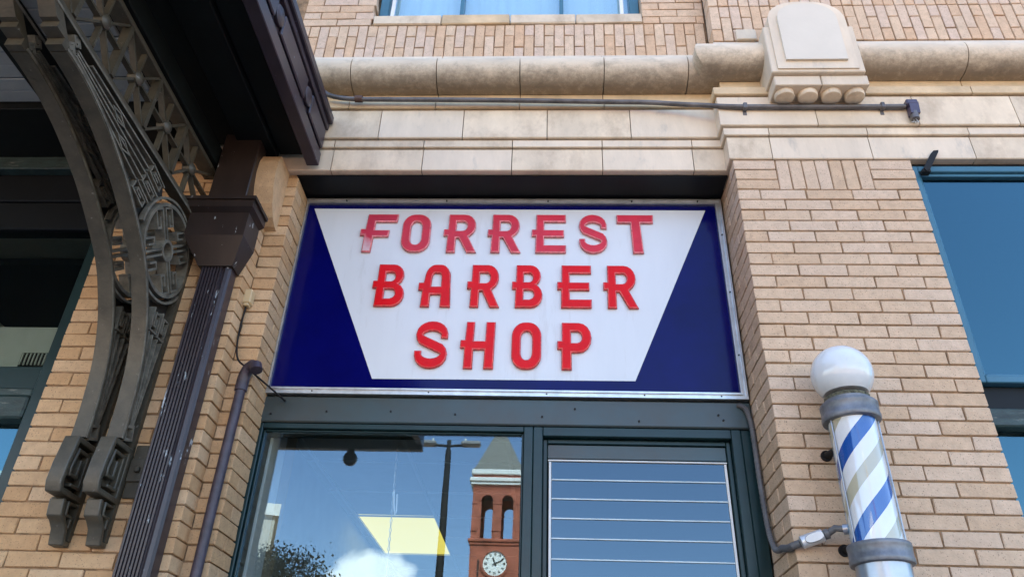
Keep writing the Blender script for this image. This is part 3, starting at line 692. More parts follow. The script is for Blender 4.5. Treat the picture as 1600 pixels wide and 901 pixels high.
ROWS = [('FORREST', 3.880, 4.124, [(-.996,-.802),(-.776,-.618),(-.550,-.374),(-.316,-.142),(-.084,.095),(.162,.312),(.364,.556)]),
        ('BARBER', 3.550, 3.800, [(-.888,-.720),(-.652,-.482),(-.405,-.240),(-.178,-.022),(.050,.220),(.281,.450)]),
        ('SHOP', 3.212, 3.464, [(-.640,-.478),(-.418,-.249),(-.173,-.025),(.050,.217)])]
for r, (txt, za, zb, xx) in enumerate(ROWS):
    for i, c in enumerate(txt):
        if r == 0 and i == 0: tag(letter(c, *xx[i], za, zb, (M_red_bald, M_red_haze_edge)), 'letter F with its red worn off at the foot')
        else: letter(c, *xx[i], za, zb, (M_red_haze, M_red_haze_edge) if r == 0 else (M_red, M_red_edge))

# dark soffit board of the recess above the sign
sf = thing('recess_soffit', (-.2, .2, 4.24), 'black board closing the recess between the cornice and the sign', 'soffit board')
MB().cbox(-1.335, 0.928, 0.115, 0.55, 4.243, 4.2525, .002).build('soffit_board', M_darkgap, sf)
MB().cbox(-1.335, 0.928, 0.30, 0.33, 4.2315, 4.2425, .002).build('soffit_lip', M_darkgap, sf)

# ------------------------------------------------------------------ shopfront: header, window, louvred transom
hd = thing('shopfront_header', (-.2, .31, 2.94), 'dented grey green metal board between the sign and the shop window', 'header board')
MB().cbox(-1.350, 0.930, 0.308, 0.42, 2.938, 3.066, .006).build('header_board', M_header, hd)
nl = MB()
for x, zz in ((-1.28, 2.975), (-1.02, 2.99), (-.72, 2.995), (-.42, 2.985), (-.02, 2.98), (.13, 3.02), (.42, 2.965), (.78, 3.0), (.80, 2.975)):
    nl.lathe([(.0045, .302), (.0045, .308)], x, 0, 8, 'y', zz)
tag(nl.build('nail_heads', M_black, hd), kind='stuff')

sw_ = thing('shop_window', (-.7, .34, .5), 'large left shop window with a dark green frame reflecting the clock tower', 'shop window')
def frame(mb, x0, x1, z0, z1, w, ya, yb, h=None):
    h = h or w
    mb.cbox(x0, x0+w, ya, yb, z0, z1, .003); mb.cbox(x1-w, x1, ya, yb, z0, z1, .003)
    mb.cbox(x0+w+.0005, x1-w-.0005, ya, yb, z1-h, z1, .003); mb.cbox(x0+w+.0005, x1-w-.0005, ya, yb, z0, z0+h, .003)
f = MB(); frame(f, -1.350, -0.060, 0.55, 2.936, 0.042, 0.318, 0.42, 0.026); f.build('outer_frame', M_frame, sw_)
f = MB(); frame(f, -1.307, -0.1025, 0.5765, 2.9095, 0.009, 0.336, 0.42); f.build('inner_frame', M_frame, sw_)
MB().box(-1.2975, -0.112, 0.348, 0.354, 0.586, 2.900).build('pane', M_glass, sw_)
MB().cbox(-1.345, -1.288, 0.425, 0.62, 0.6, 3.2, .004).build('window_reveal', M_wtrack, sw_)
MB().cbox(-1.350, -0.060, 0.33, 0.45, 0.0, 0.548, .004).build('stall_riser', M_frame, sw_)

lv = thing('louvre_window', (.42, .34, 1.9), 'right glass louvre window with white side tracks in a dark green frame', 'louvre window')
f = MB(); frame(f, -0.0585, 0.872, 0.02, 2.936, 0.043, 0.318, 0.42); f.build('outer_frame', M_frame, lv)
MB().cbox(0.8725, 0.930, 0.322, 0.42, 0.02, 2.936, .004).build('jamb_board', M_frame, lv)
f = MB(); frame(f, -0.0145, 0.828, 1.9, 2.890, 0.020, 0.352, 0.42); f.build('inner_frame', M_frame, lv)
MB().cbox(0.006, 0.807, 0.362, 0.42, 2.802, 2.868, .003).build('head_panel', M_header, lv)
MB().cbox(0.008, 0.805, 0.354, 0.372, 2.789, 2.796, .002).build('top_rail', M_wtrack, lv)
for x in (0.012, 0.791): MB().cbox(x, x+.011, 0.356, 0.392, 1.93, 2.787, .002).build('side_track', M_wtrack, lv)
zt = 2.786; i = 0
while zt > 2.0:
    q = [(0.362, zt), (0.367, zt), (0.365, zt-.0785), (0.360, zt-.0785)]
    s_ = MB().prism(q, 'x', 0.0245, 0.7895).build('louvre_slat', M_louv, lv)
    MB().cbox(0.0245, 0.7895, 0.356, 0.368, zt-.0842, zt-.0790, .001).build('slat_edge', M_slat, s_)
    zt -= 0.0852; i += 1
MB().cbox(-.014, .828, .33, .42, 0.065, 1.898, .004).build('door_leaf', M_frame, lv)
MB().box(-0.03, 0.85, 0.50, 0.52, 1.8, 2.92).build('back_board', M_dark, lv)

chn = MB()
for i in range(46):
    z = 2.93-i*.021; x = -0.729+.026*i/46
    pts = [(.0045*math.cos(a), .0105*math.sin(a)) for a in [2*PI*k/8 for k in range(8)]]
    if i % 2: chn.tube([(x+p, .60, z+q) for p, q in pts]+[(x+pts[0][0], .60, z+pts[0][1])], .0016, 5, False)
    else: chn.tube([(x, .60+p, z+q) for p, q in pts]+[(x, .60+pts[0][0], z+pts[0][1])], .0016, 5, False)
co = chn.build('hanging_chain', M_chain); tag(co, 'thin steel chain hanging inside the shop window', 'chain')
MB().tube([(-.722, .60, 2.72), (-.716, .595, 2.66), (-.708, .59, 2.62), (-.704, .592, 2.60), (-.700, .60, 2.62), (-.706, .605, 2.70)], .004, 8).build('hook', M_wtrack, co)

# ------------------------------------------------------------------ canopy over the left doorway
cn = thing('street_canopy', (-1.3, 0, 4.25), 'dark canopy jutting over the pavement with a panelled purple brown edge', 'canopy')
XF = -1.20; Y0, YE = 0.045, -3.50
MB().cbox(XF-.065, XF, YE+.0705, Y0, 4.252, 4.335, .004).build('fascia_board', M_fascia, cn)
MB().cbox(XF-.065, XF-.012, YE+.0705, Y0, 4.336, 4.50, .003).build('fascia_recess', M_fascia, cn)
MB().cbox(XF-.065, XF+.012, YE+.0705, Y0, 4.501, 4.535, .004).build('lower_moulding', M_fascia, cn)
MB().cbox(XF-.065, XF+.032, YE-.03, Y0-.005, 4.536, 4.590, .006).build('upper_moulding', M_fascia, cn)
for a, b in ((0.03, -0.235), (-0.33, -0.72), (-0.815, -1.20), (-1.30, -1.70), (-1.80, -2.2), (-2.3, -2.7), (-2.8, -3.2)):
    MB().cbox(XF-.011, XF+.006, a, b, 4.356, 4.484, .006).build('fascia_panel', M_fascia, cn)
    MB().lathe([(.050, XF-.011), (.050, XF+.004), (.040, XF+.010)], 0, b-.048, 24, 'x', 4.42).build('round_boss', M_fascia, cn, True)
MB().cbox(-6, XF-.002, YE-.004, YE+.07, 4.215, 4.565, .004).build('front_fascia', M_fascia, cn)
MB().box(-6, XF-.066, YE+.071, .0775, 4.535, 4.585).build('roof_deck', M_soffit, cn)
MB().cbox(-1.42, XF-.0655, YE+.071, Y0, 4.33, 4.37, .003).build('soffit_panel', M_soffit, cn)
MB().cbox(-1.60, -1.425, YE+.071, Y0, 4.30, 4.37, .004).build('soffit_beam', M_soffit, cn)
MB().cbox(-1.90, -1.605, YE+.071, Y0, 4.40, 4.42, .003).build('soffit_panel', M_soffit, cn)
for i in range(38):
    y = -0.36-.078*i
    if y-.072 < YE+.07: break
    brick(cn, -4.2, -1.905, y-.074, y, 4.31, 4.325, M_plank, 'soffit_plank', .004)
MB().cbox(-4.2, -1.905, -0.355, Y0, 4.27, 4.36, .004).build('wall_plate', M_soffit, cn)
MB().cbox(-2.35, -2.24, -2.35, -0.36, 4.16, 4.309, .005).build('cross_beam', M_soffit, cn)

# globe lamp under the street edge of the canopy (seen in the window's reflection)
gl = thing('globe_lamp', (-1.90, -3.46, 4.05), 'round globe lamp hanging under the canopy edge, seen reflected in the shop window', 'lamp')
MB().lathe([(.03, 4.2145), (.03, 4.205), (.04, 4.185)], -1.90, -3.46, 16).build('lamp_stem', M_black, gl)
MB().lathe([(.070*math.sin(PI*i/12)+.001, 4.122-.070*math.cos(PI*i/12)) for i in range(13)], -1.90, -3.46, 20).build('lamp_globe', mat('grey_glass', (.10, .10, .11), .25), gl, True)

# ------------------------------------------------------------------ cast iron brackets and lattice girder
bk = thing('iron_bracket', (-1.72, 0, 2.28), 'nearer cast iron bracket with scrollwork, beside the downspout', 'bracket', 'cast iron canopy brackets')
XR, XL = -1.69, -1.752
IN0, IN1 = XL+.012, XR-.008
curve = catmull([(-.137, 2.676), (-.143, 2.823), (-.168, 2.999), (-.229, 3.164), (-.302, 3.277), (-.352, 3.340), (-.414, 3.397), (-.496, 3.454), (-.597, 3.518), (-.696, 3.571), (-.872, 3.642), (-1.027, 3.682), (-1.149, 3.697), (-1.213, 3.698)], 6)
MB().bar([p+Vector((.012, .004)) for p in curve], .026, 'x', XL, XR).build('curved_flange', M_iron, bk)
fe = MB().bar([p+Vector((.006, .002)) for p in curve], .010, 'x', XR, XR+.003).build('flange_edge', M_iron_lit, bk)  # added pale strip for the light along the flange rim
MB().bar([(-.06, 3.7965), (-1.86, 3.7965)], .010, 'x', XR, XR+.003).build('chord_edge', M_iron_lit, bk)  # the same pale lit rim along the chord
MB().bar([(-.012, 2.30), (-.012, 3.79)], .024, 'x', XL+.004, XR-.004).build('wall_flange', M_iron, bk)
# stepped end above the curve
e = [(-1.205, 3.690), (-1.235, 3.690), (-1.235, 3.722), (-1.285, 3.722), (-1.285, 3.748), (-1.305, 3.748), (-1.33, 3.77), (-1.36, 3.80), (-1.44, 3.80), (-1.44, 3.835), (-1.30, 3.80), (-1.205, 3.72)]
MB().prism(e, 'x', XL, XR).build('stepped_end', M_iron, bk)
# ring and cross of hooked spokes
cy_, cz_, rr = -0.225, 3.522, 0.205
ringpts = [(cy_+rr*math.cos(2*PI*i/40), cz_+rr*math.sin(2*PI*i/40)) for i in range(40)]
rg = MB().bar(ringpts, .016, 'x', XL+.004, XR-.002, True).build('ring', M_iron_lit, bk, True)
sp = MB()
hub = [(cy_+.043*math.cos(2*PI*i/20), cz_+.043*math.sin(2*PI*i/20)) for i in range(20)]
sp.bar(hub, .014, 'x', IN0, XR-.004, True)
for q in range(4):
    a = R(130+90*q); u = Vector((math.cos(a), math.sin(a))); v = Vector((-u.y, u.x)); c = Vector((cy_, cz_))
    for sgn in (1, -1):
        pts = [(.040, .012), (.188, .012), (.188, .068), (.105, .068), (.105, .040), (.155, .040)]
        sp.bar([tuple(c+u*a_+v*(b_*sgn)) for a_, b_ in pts], .0095, 'x', IN0, XR-.006)
sp.build('hooked_spokes', M_iron_lit, rg)
# key scrolls and fan bars above and below the ring
def key(mb, o, u, w, h):
    """square spiral starting at o, u along its length"""
    o = Vector(o); u = Vector(u).normalized(); v = Vector((-u.y, u.x))
    pts = [(0, 0), (h, 0), (h, w), (.18*h, w), (.18*h, .35*w), (.75*h, .35*w), (.75*h, .68*w), (.42*h, .68*w)]
    mb.bar([tuple(o+u*a+v*b) for a, b in pts], .0085, 'x', IN0, XR-.006)
KX0, KX1 = XR-.026, XR-.006
fn = MB()
oa = [(cy_+.235*math.cos(R(a)), cz_+.235*math.sin(R(a))) for a in range(62, 189, 8)]
fn.bar(oa, .011, 'x', KX0, KX1)
u_ = (-.95, .22)
for (yy, zz) in ((-.395, 3.742), (-.425, 3.668), (-.470, 3.598)):
    key(fn, (yy, zz), u_, .050, .125)
for y0_, z0_, y1_, z1_ in ((-.515, 3.768, -1.06, 3.776), (-.545, 3.690, -1.15, 3.742), (-.560, 3.655, -1.15, 3.730), (-.590, 3.620, -1.15, 3.718), (-.545, 3.725, -1.15, 3.755)):
    fn.bar([(y0_, z0_), (y1_, z1_)], .008, 'x', KX0, KX1)
for yy, zz in ((-.78, 3.735), (-.70, 3.665)):
    fn.bar([(yy, zz), (yy-.05, zz+.026), (yy-.10, zz+.016), (yy-.05, zz-.014)], .008, 'x', KX0, KX1+.002, True)
for d in (0, .045): key(fn, (-1.155+d*.2, 3.724+d), (-.55, .60), .026, .042)
fn.build('upper_scrollwork', M_iron_lit, bk)
fl = MB()
ob = [(cy_+.235*math.cos(R(a)), cz_+.235*math.sin(R(a))) for a in range(258, 338, 8)]
fl.bar(ob, .011, 'x', KX0, KX1)
key(fl, (-.172, 3.262), (.06, -1), .056, .105); key(fl, (-.096, 3.272), (.02, -1), .056, .115)
for yy in (-.165, -.13, -.085, -.045):
    fl.bar([(yy, 3.148), (-.080+.16*(yy+.105), 2.745)], .008, 'x', KX0, KX1)
fl.bar([(-.055, 2.70), (-.105, 2.685), (-.118, 2.735), (-.068, 2.752)], .012, 'x', KX0, XR-.002, True)
fl.build('lower_scrollwork', M_iron_lit, bk)
# thin plates coloured as the shade behind the openwork, left open at the ring
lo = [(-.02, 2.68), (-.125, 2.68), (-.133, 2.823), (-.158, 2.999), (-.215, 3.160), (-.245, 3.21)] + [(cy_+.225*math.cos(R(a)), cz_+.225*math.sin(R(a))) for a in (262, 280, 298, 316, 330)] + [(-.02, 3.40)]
MB().prism(lo, 'x', XL+.012, XL+.020).build('shade_plate', M_iron_shade, bk)
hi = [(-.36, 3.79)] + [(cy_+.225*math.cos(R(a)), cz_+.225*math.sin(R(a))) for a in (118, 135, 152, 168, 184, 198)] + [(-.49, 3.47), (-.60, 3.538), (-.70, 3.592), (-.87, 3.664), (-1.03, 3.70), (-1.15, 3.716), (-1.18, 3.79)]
MB().prism(hi, 'x', XL+.012, XL+.020).build('shade_plate', M_iron_shade, bk)  # added plate, so the upper openwork reads as dark shade
# squared block and foot at the bottom
b_ = MB()
b_.bar([(-.165, 2.66), (-.182, 2.56), (-.186, 2.485), (-.174, 2.457), (-.03, 2.455), (-.03, 2.66)], .022, 'x', XL, XR, True)
b_.prism([(-.155, 2.65), (-.176, 2.55), (-.160, 2.465), (-.02, 2.465), (-.02, 2.65)], 'x', XL+.004, XL+.028)
b_.bar([(-.125, 2.49), (-.06, 2.49), (-.06, 2.625), (-.135, 2.625), (-.150, 2.55), (-.145, 2.525), (-.10, 2.525), (-.10, 2.595)], .014, 'x', XL+.028, XR-.003)
soften(b_.build('scroll_block', M_iron, bk))
b_ = MB()
foot = [(-.0, 2.44), (-.135, 2.44), (-.125, 2.375), (-.100, 2.365), (-.070, 2.345), (-.055, 2.31), (-.045, 2.28), (-.0, 2.28)]
b_.prism(foot, 'x', XL+.004, XL+.026)
b_.bar([(-.128, 2.435), (-.118, 2.378), (-.092, 2.366), (-.062, 2.340), (-.047, 2.288), (-.008, 2.288)], .020, 'x', XL+.002, XR-.002)
b_.bar([(-.03, 2.43), (-.09, 2.43), (-.085, 2.385), (-.04, 2.385), (-.045, 2.34)], .011, 'x', XL+.026, XR-.004)
soften(b_.build('foot', M_iron, bk))
bk2 = copy_tree(bk, (-.146, 0, 0))
bk2['label'] = 'farther cast iron bracket with scrollwork, left of the other one toward the dark window'
# lag plate that ties the near bracket to the wall
lp = MB().cbox(-1.689, -1.598, -.010, 0.0, 2.475, 2.695, .003).cbox(-1.625, -1.592, -.012, -.001, 2.445, 2.475, .002).cbox(-1.625, -1.592, -.012, -.001, 2.69, 2.72, .002).cbox(-1.689, -1.603, -.019, -.0101, 2.54, 2.635, .003).build('wall_lug', M_iron, bk)
MB().cbox(-1.660, -1.640, -.034, -.019, 2.577, 2.599, .003).build('bolt', M_iron, lp)

gd = thing('lattice_girder', (-1.72, -1, 3.8), 'cast iron lattice girder with round bosses carrying the canopy', 'girder')
MB().cbox(XL+.004, XR, -1.90, 0, 3.796, 3.818, .003).build('bottom_flange', M_iron, gd)
MB().cbox(XL+.016, XR-.012, -1.90, 0, 3.8185, 3.842, .002).build('bottom_rib', M_iron, gd)
MB().cbox(XL-.01, XR, -1.90, 0, 4.12, 4.145, .003).build('top_flange', M_iron, gd)
MB().cbox(XL-.03, XR+.02, -2.55, 0, 4.1455, 4.255, .003).build('top_beam', M_soffit, gd)
zb_, zt_ = 3.842, 4.12; zm = (zb_+zt_)/2
for i in range(12):
    y = -.244-.283*i+.0; a, b = y+.1415, y-.1415
    if b < -1.92: break
    s_ = MB()
    if i == 0: a = -.02
    s_.bar([(b, zb_), (b, zt_)], .022, 'x', XR-.040, XR-.004)
    for q in ((a-.012, zb_), (a-.012, zt_), (b+.012, zb_), (b+.012, zt_), (y, zb_), (y, zt_), (a-.012, zm), (b+.012, zm)):
        s_.bar([(y, zm), q], .010, 'x', XR-.034, XR-.010)
    so_ = s_.build('lattice_star', M_iron, gd)
    MB().lathe([(.030, XR-.040), (.030, XR-.003), (.022, XR+.006), (.008, XR+.010)], 0, y, 18, 'x', zm).build('boss', M_iron, so_, True)

# ------------------------------------------------------------------ downspout
ds = thing('downspout', (-1.53, -.03, 2), 'dark brown fluted downspout with a box shaped rain head, splashed with white', 'downspout')
xa, xb = -1.602, -1.462; pts = [(xa, -.004), (xa, -.070)]
nfl = 7; wv = (xb-.028-xa-.012)/nfl
for i in range(nfl):
    x = xa+.006+i*wv
    pts += [(x, -.078), (x+wv*.55, -.078), (x+wv*.62, -.069), (x+wv*.92, -.069)]
pts += [(xb-.022, -.078), (xb-.008, -.074), (xb, -.062), (xb, -.004)]
MB().prism(pts, 'z', 0.1, 3.56).build('fluted_pipe', M_spout, ds)
h = MB()
def frust(mb, a, b):
    (x0, x1, y0, y1, z), (p0, p1, q0, q1, w_) = a, b
    mb.add([(x0,y0,z),(x1,y0,z),(x1,y1,z),(x0,y1,z),(p0,q0,w_),(p1,q0,w_),(p1,q1,w_),(p0,q1,w_)], [(0,3,2,1),(4,5,6,7),(0,1,5,4),(1,2,6,5),(2,3,7,6),(3,0,4,7)])
frust(h, (-1.614, -1.452, -.088, -.002, 3.535), (-1.690, -1.408, -.150, -.002, 3.665))
frust(h, (-1.690, -1.408, -.150, -.002, 3.6652), (-1.690, -1.408, -.150, -.002, 3.795))
h.build('rain_head', M_brown, ds)
h = MB()
frust(h, (-1.688, -1.410, -.148, -.003, 3.7955), (-1.712, -1.386, -.178, -.003, 3.812))
frust(h, (-1.712, -1.386, -.178, -.003, 3.8122), (-1.712, -1.386, -.178, -.003, 3.850))
frust(h, (-1.722, -1.376, -.188, -.003, 3.8502), (-1.722, -1.376, -.188, -.003, 3.868))
h.build('head_rim', M_brown, ds)
MB().cbox(-1.660, -1.470, -.10, -.003, 3.8685, 4.34, .004).build('leader_box', M_brown, ds)

# purple vent pipe with an elbow
pp = thing('vent_pipe', (-1.335, .06, 2), 'thin violet pipe with a bent top beside the shop window', 'pipe')
px, py = -1.352, 0.078
MB().tube([(px-.010, py, 0.1), (px, py, 2.5), (px+.004, py, 3.015)], .0215, 16).build('pipe', M_pipe, pp, True)
MB().lathe([(.027, 2.985), (.027, 3.03)], px+.004, py, 16).build('collar', M_pipe, pp, True)
MB().tube([(px+.004, py, 3.02), (px+.008, py-.004, 3.06), (px+.022, py-.014, 3.088), (px+.045, py-.028, 3.096), (px+.066, py-.042, 3.086), (px+.074, py-.048, 3.062)], .027, 16).build('elbow', M_pipe, pp, True)

# small cream junction box and its cable
jb = thing('cable_box', (-1.41, .09, 3.44), 'small cream plastic box on the brick beside the sign with a drooping cable', 'junction box')
MB().cbox(-1.436, -1.398, 0.062, 0.108, 3.432, 3.505, .004).build('box', M_cream, jb)
MB().cbox(-1.430, -1.404, 0.066, 0.100, 3.418, 3.4315, .003).build('box_base', M_cream, jb)
MB().tube(catmull([(-1.420, .085, 3.42), (-1.424, .088, 3.33), (-1.416, .08, 3.22), (-1.385, .06, 3.13), (-1.33, .06, 3.085), (-1.26, .20, 3.052), (-1.222, .298, 3.036)], 6), .0045, 8).build('cable', M_black, jb, True)

# ------------------------------------------------------------------ conduit along the cornice
cd_ = thing('electrical_conduit', (.2, 0, 4.65), 'long grey conduit running along the cornice with an open elbow at its right end', 'conduit')
path = catmull([(-1.30, .0, 4.80), (-1.235, .0, 4.742), (-1.18, .0, 4.712), (-1.08, .002, 4.696), (-.9, .003, 4.692), (-.3, .002, 4.682), (.3, .002, 4.667), (.52, 0, 4.660), (.69, -.01, 4.635), (.82, -.035, 4.601), (.92, -.052, 4.575), (1.1, -.056, 4.568), (1.5, -.056, 4.566), (1.835, -.056, 4.566)], 5)
MB().tube(path, .0135, 12).build('conduit_pipe', M_cond, cd_, True)
MB().tube([(-1.06, .002, 4.696), (-1.02, .002, 4.695)], .020, 12).build('coupling', mat('rusty_coupling', (.10, .05, .035), .7), cd_, True)
for x in (1.02, 1.72):
    MB().cbox(x-.010, x+.010, -.0735, -.0365, 4.548, 4.585, .003).cbox(x-.010, x+.010, -.040, -.036, 4.525, 4.548, .001).build('strap', M_cond, cd_)
MB().cbox(1.836, 1.895, -.082, -.042, 4.562, 4.598, .006).prism([(1.848, 4.575), (1.895, 4.575), (1.888, 4.50), (1.842, 4.50)], 'y', -.081, -.043).build('elbow_fitting', M_cond_p, cd_)
MB().tube([(1.865, -.062, 4.515), (1.862, -.064, 4.468)], .021, 14).build('fitting_mouth', M_cond, cd_, True)
wr = MB()
for a in range(4): wr.tube([(1.860+.006*math.cos(a*1.6), -.064+.006*math.sin(a*1.6), 4.470), (1.860+.013*math.cos(a*1.6), -.066+.01*math.sin(a*1.6), 4.448), (1.852+.018*math.cos(a*1.6), -.07, 4.444)], .002, 6)
wr.build('wire_ends', M_chain, cd_)

# ------------------------------------------------------------------ barber pole
bp = thing('barber_pole', (1.177, -.16, 2), 'barber pole with blue, white and faded stripes under a white globe', 'barber pole')
cx, cy = 1.177, -.16
st = MB().lathe([(.0865, -.30), (.0865, .30)], 0, 0, 48)
so2 = bpy.data.objects.new('striped_cylinder', st.mesh('striped_cylinder', M_stripe, True)); COL.objects.link(so2); hang(so2, bp); so2.location = (cx, cy, 2.55); so2.rotation_euler = (0, 0, 0)
gs = MB()
for a in (200, 340): gs.box(0, 0, 0, 0, 0, 0) if False else None
MB().lathe([(.0895, 2.318), (.0895, 2.785)], cx, cy, 40).build('glass_cover', glass_mat('tube_glass', 1.2, (.97, .97, .97), .0), bp, True)
for a in (196, 344):
    u = Vector((math.cos(R(a)), math.sin(R(a)))); MB().tube([(cx+u.x*.092, cy+u.y*.092, 2.32), (cx+u.x*.092, cy+u.y*.092, 2.785)], .003, 8).build('side_rod', M_steel, bp, True)
def band(z0, z1):
    o = MB().lathe([(.093, z0-.003), (.106, z0), (.1085, z0+.005), (.1085, z0+.018), (.1065, z0+.021), (.1065, z1-.018), (.108, z1-.015), (.108, z1-.004), (.105, z1), (.09, z1+.002)], cx, cy, 40).build('band', M_band, bp, True)
band(2.780, 2.850); band(2.248, 2.318)
MB().lathe([(.086, 1.75), (.092, 1.78), (.092, 2.247)], cx, cy, 40).build('lower_case', M_steel, bp, True)
MB().lathe([(.088, 2.8525), (.088, 2.866), (.07, 2.872)], cx, cy, 32).build('globe_seat', M_band, bp, True)
MB().lathe([(.083, 2.8665), (.085, 2.880), (.080, 2.884)], cx, cy, 32).build('grime_ring', M_grime, bp, True)
zc_ = 2.982; rg_ = .1185
MB().lathe([(rg_*math.sin(R(a)), zc_-rg_*math.cos(R(a))) for a in [45+135*i/24 for i in range(24)]+[179.5]], cx, cy, 48).build('globe', M_globe, bp, True)
for z in (2.70, 2.335):
    MB().tube([(1.112, .003, z), (1.112, -.012, z)], .022, 16).tube([(1.112, -.012, z), (1.135, -.085, z)], .014, 12).build('wall_mount', M_black, bp, True)

# flexible conduit and box feeding the pole
fx = thing('flexible_conduit', (.92, .2, 2.4), 'grey ribbed flexible conduit with a cast fitting feeding the barber pole', 'conduit')
pth = catmull([(.870, .300, 3.050), (.900, .296, 3.030), (.914, .292, 2.98), (.918, .287, 2.90), (.916, .278, 2.74), (.914, .262, 2.58), (.912, .235, 2.46), (.910, .19, 2.392), (.908, .14, 2.366), (.912, .085, 2.362)], 14)
rs = [.0125 if i % 2 else .0105 for i in range(len(pth))]
MB().tube(pth, rs, 10).build('ribbed_tube', M_flex, fx)
A = Vector((.912, .085, 2.362)); B = Vector((.945, -.035, 2.352)); C_ = Vector((1.030, -.060, 2.378)); D_ = Vector((1.098, -.105, 2.388))
MB().tube([A, (.914, .02, 2.345), (.922, -.02, 2.345), B], .014, 12).build('elbow', M_flex, fx, True)
ax = (C_-B).normalized()
fb = MB(); fb.tube([B, B+ax*.006, C_-ax*.006, C_], [.012, .024, .024, .012], 16); fb.build('cast_fitting', M_fit, fx, True)
cvp = MB(); n_ = Vector((0, -1, 0)); upx = ax.cross(n_).normalized()
def oval(w, h, k): return [((B+C_)/2+n_*k+ax*(w*math.cos(a)*(abs(math.cos(a))**-.3 if abs(math.cos(a)) > .05 else 1))+upx*(h*math.sin(a))) for a in [2*PI*i/20 for i in range(20)]]
o1, o2 = oval(.036, .017, .019), oval(.034, .015, .028)
cvp.add(o1+o2, [tuple(range(20)), tuple(range(39, 19, -1))]+[(i, (i+1) % 20, (i+1) % 20+20, i+20) for i in range(20)])
cvp.build('cover_plate', M_steel, fx)
MB().tube([C_, C_+ax*.016], .019, 14).tube([C_+ax*.014, (1.065, -.085, 2.396), D_], .0125, 12).build('short_pipe', M_flex, fx, True)
MB().tube([(1.088, -.10, 2.388), (1.103, -.108, 2.388)], .019, 14).build('coupling', M_steel, fx, True)

# ------------------------------------------------------------------ right window
rw = thing('side_window', (2.5, .1, 1.5), 'right window with a blue frame and a dark rail above its lower pane', 'window')
f = MB(); xw = 1.816
f.cbox(xw, xw+.030, .02, .12, 3.045, 4.232, .004).cbox(xw+.0305, 3.4, .02, .12, 4.195, 4.232, .004).cbox(xw+.0305, 3.4, .02, .12, 3.045, 3.078, .004)
f.cbox(xw+.0305, xw+.044, .035, .12, 3.0785, 4.1945, .003).cbox(xw+.0445, 3.4, .035, .12, 4.176, 4.1945, .003).cbox(xw+.0445, 3.4, .035, .12, 3.0785, 3.092, .003)
f.build('upper_frame', M_blueframe, rw)
MB().box(xw+.0445, 3.4, .06, .066, 3.0925, 4.1755).build('upper_pane', M_glass_r, rw)
MB().cbox(xw+.0, 3.4, .06, .16, 2.94, 3.0425, .004).build('dark_rail', M_darkgap, rw)
MB().cbox(xw+.0, 3.4, .04, .16, 2.858, 2.939, .006).build('transom_rail', M_frame_old, rw)
MB().cbox(xw+.0, xw+.03, .075, .16, 0.6, 2.857, .004).build('lower_stile', M_darkgap, rw)
MB().box(xw+.0305, 3.4, .10, .106, 0.6, 2.857).build('lower_pane', M_glass_r, rw)
MB().cbox(xw, 3.4, .06, .16, 0.0, 0.598, .004).build('stall_riser', M_frame, rw)
MB().cbox(xw-.002, 3.4, .03, .20, 4.2325, 4.2515, .002).build('head_gap', M_darkgap, rw)
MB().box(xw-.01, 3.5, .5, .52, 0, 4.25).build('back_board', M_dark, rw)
hk = MB(); hk.prism([(1.86, 4.165), (1.885, 4.185), (1.945, 4.285), (1.950, 4.300), (1.925, 4.297), (1.905, 4.275), (1.85, 4.185)], 'y', -.022, -.016)
hk.cbox(1.845, 1.885, -.0155, .0195, 4.165, 4.185, .002)
tag(hk.build('hook_bracket', M_black), 'small black metal hook sticking up at the right window corner', 'hook')

# ------------------------------------------------------------------ left window
lw = thing('side_window', (-3, .1, 1.5), 'dark left window under the canopy with a green frame and worn rail', 'window')
x1 = -2.190
MB().cbox(x1-.062, x1, .03, .16, 2.2, 4.24, .004).build('stile', M_frame, lw)
MB().cbox(-3.9, x1-.0625, .045, .15, 2.965, 3.075, .004).build('meeting_rail', M_frame, lw)
MB().cbox(-3.9, x1-.0625, .03, .15, 2.925, 2.964, .006).build('rail_moulding', M_frame_old, lw)
MB().cbox(-3.9, x1-.0625, .02, .15, 2.82, 2.924, .008).build('worn_rail', M_frame_old, lw)
MB().cbox(-3.9, x1-.0625, .06, .15, 3.85, 4.02, .006).build('upper_rail', M_darkgap, lw)  # frame rail coloured near black for the shade under the canopy
MB().cbox(-3.9, x1-.0625, .05, .15, 4.021, 4.24, .006).build('head_board', M_darkgap, lw)
MB().cbox(-3.9, -2.188, -.01, .048, 4.188, 4.2695, .004).build('peeling_lintel', M_frame_old, lw)
MB().box(-3.9, x1-.0625, .09, .096, 3.0755, 3.849).build('upper_pane', M_glass_d, lw)
MB().box(-3.9, x1-.0625, .09, .096, 0.7, 2.8195).build('lower_pane', M_glass_r, lw)
MB().cbox(-3.9, x1, .03, .16, 0, .698, .004).build('stall_riser', M_frame, lw)
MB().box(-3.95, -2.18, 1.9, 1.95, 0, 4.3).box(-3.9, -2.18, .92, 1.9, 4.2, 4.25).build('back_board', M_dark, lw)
vt = thing('duct_box', (-2.6, .6, 3.1), 'pale boxed bulkhead with a louvred vent behind the left window', 'duct')
MB().cbox(-3.6, -2.33, .36, .9, 3.10, 3.452, .006).build('bulkhead', M_room, vt)
MB().cbox(-2.62, -2.44, .352, .36, 3.225, 3.30, .002).build('vent_plate', M_black, vt)
for i in range(9): MB().cbox(-2.612+.0195*i, -2.605+.0195*i, .346, .3515, 3.23, 3.295, .001).build('vent_slat', M_room, vt)

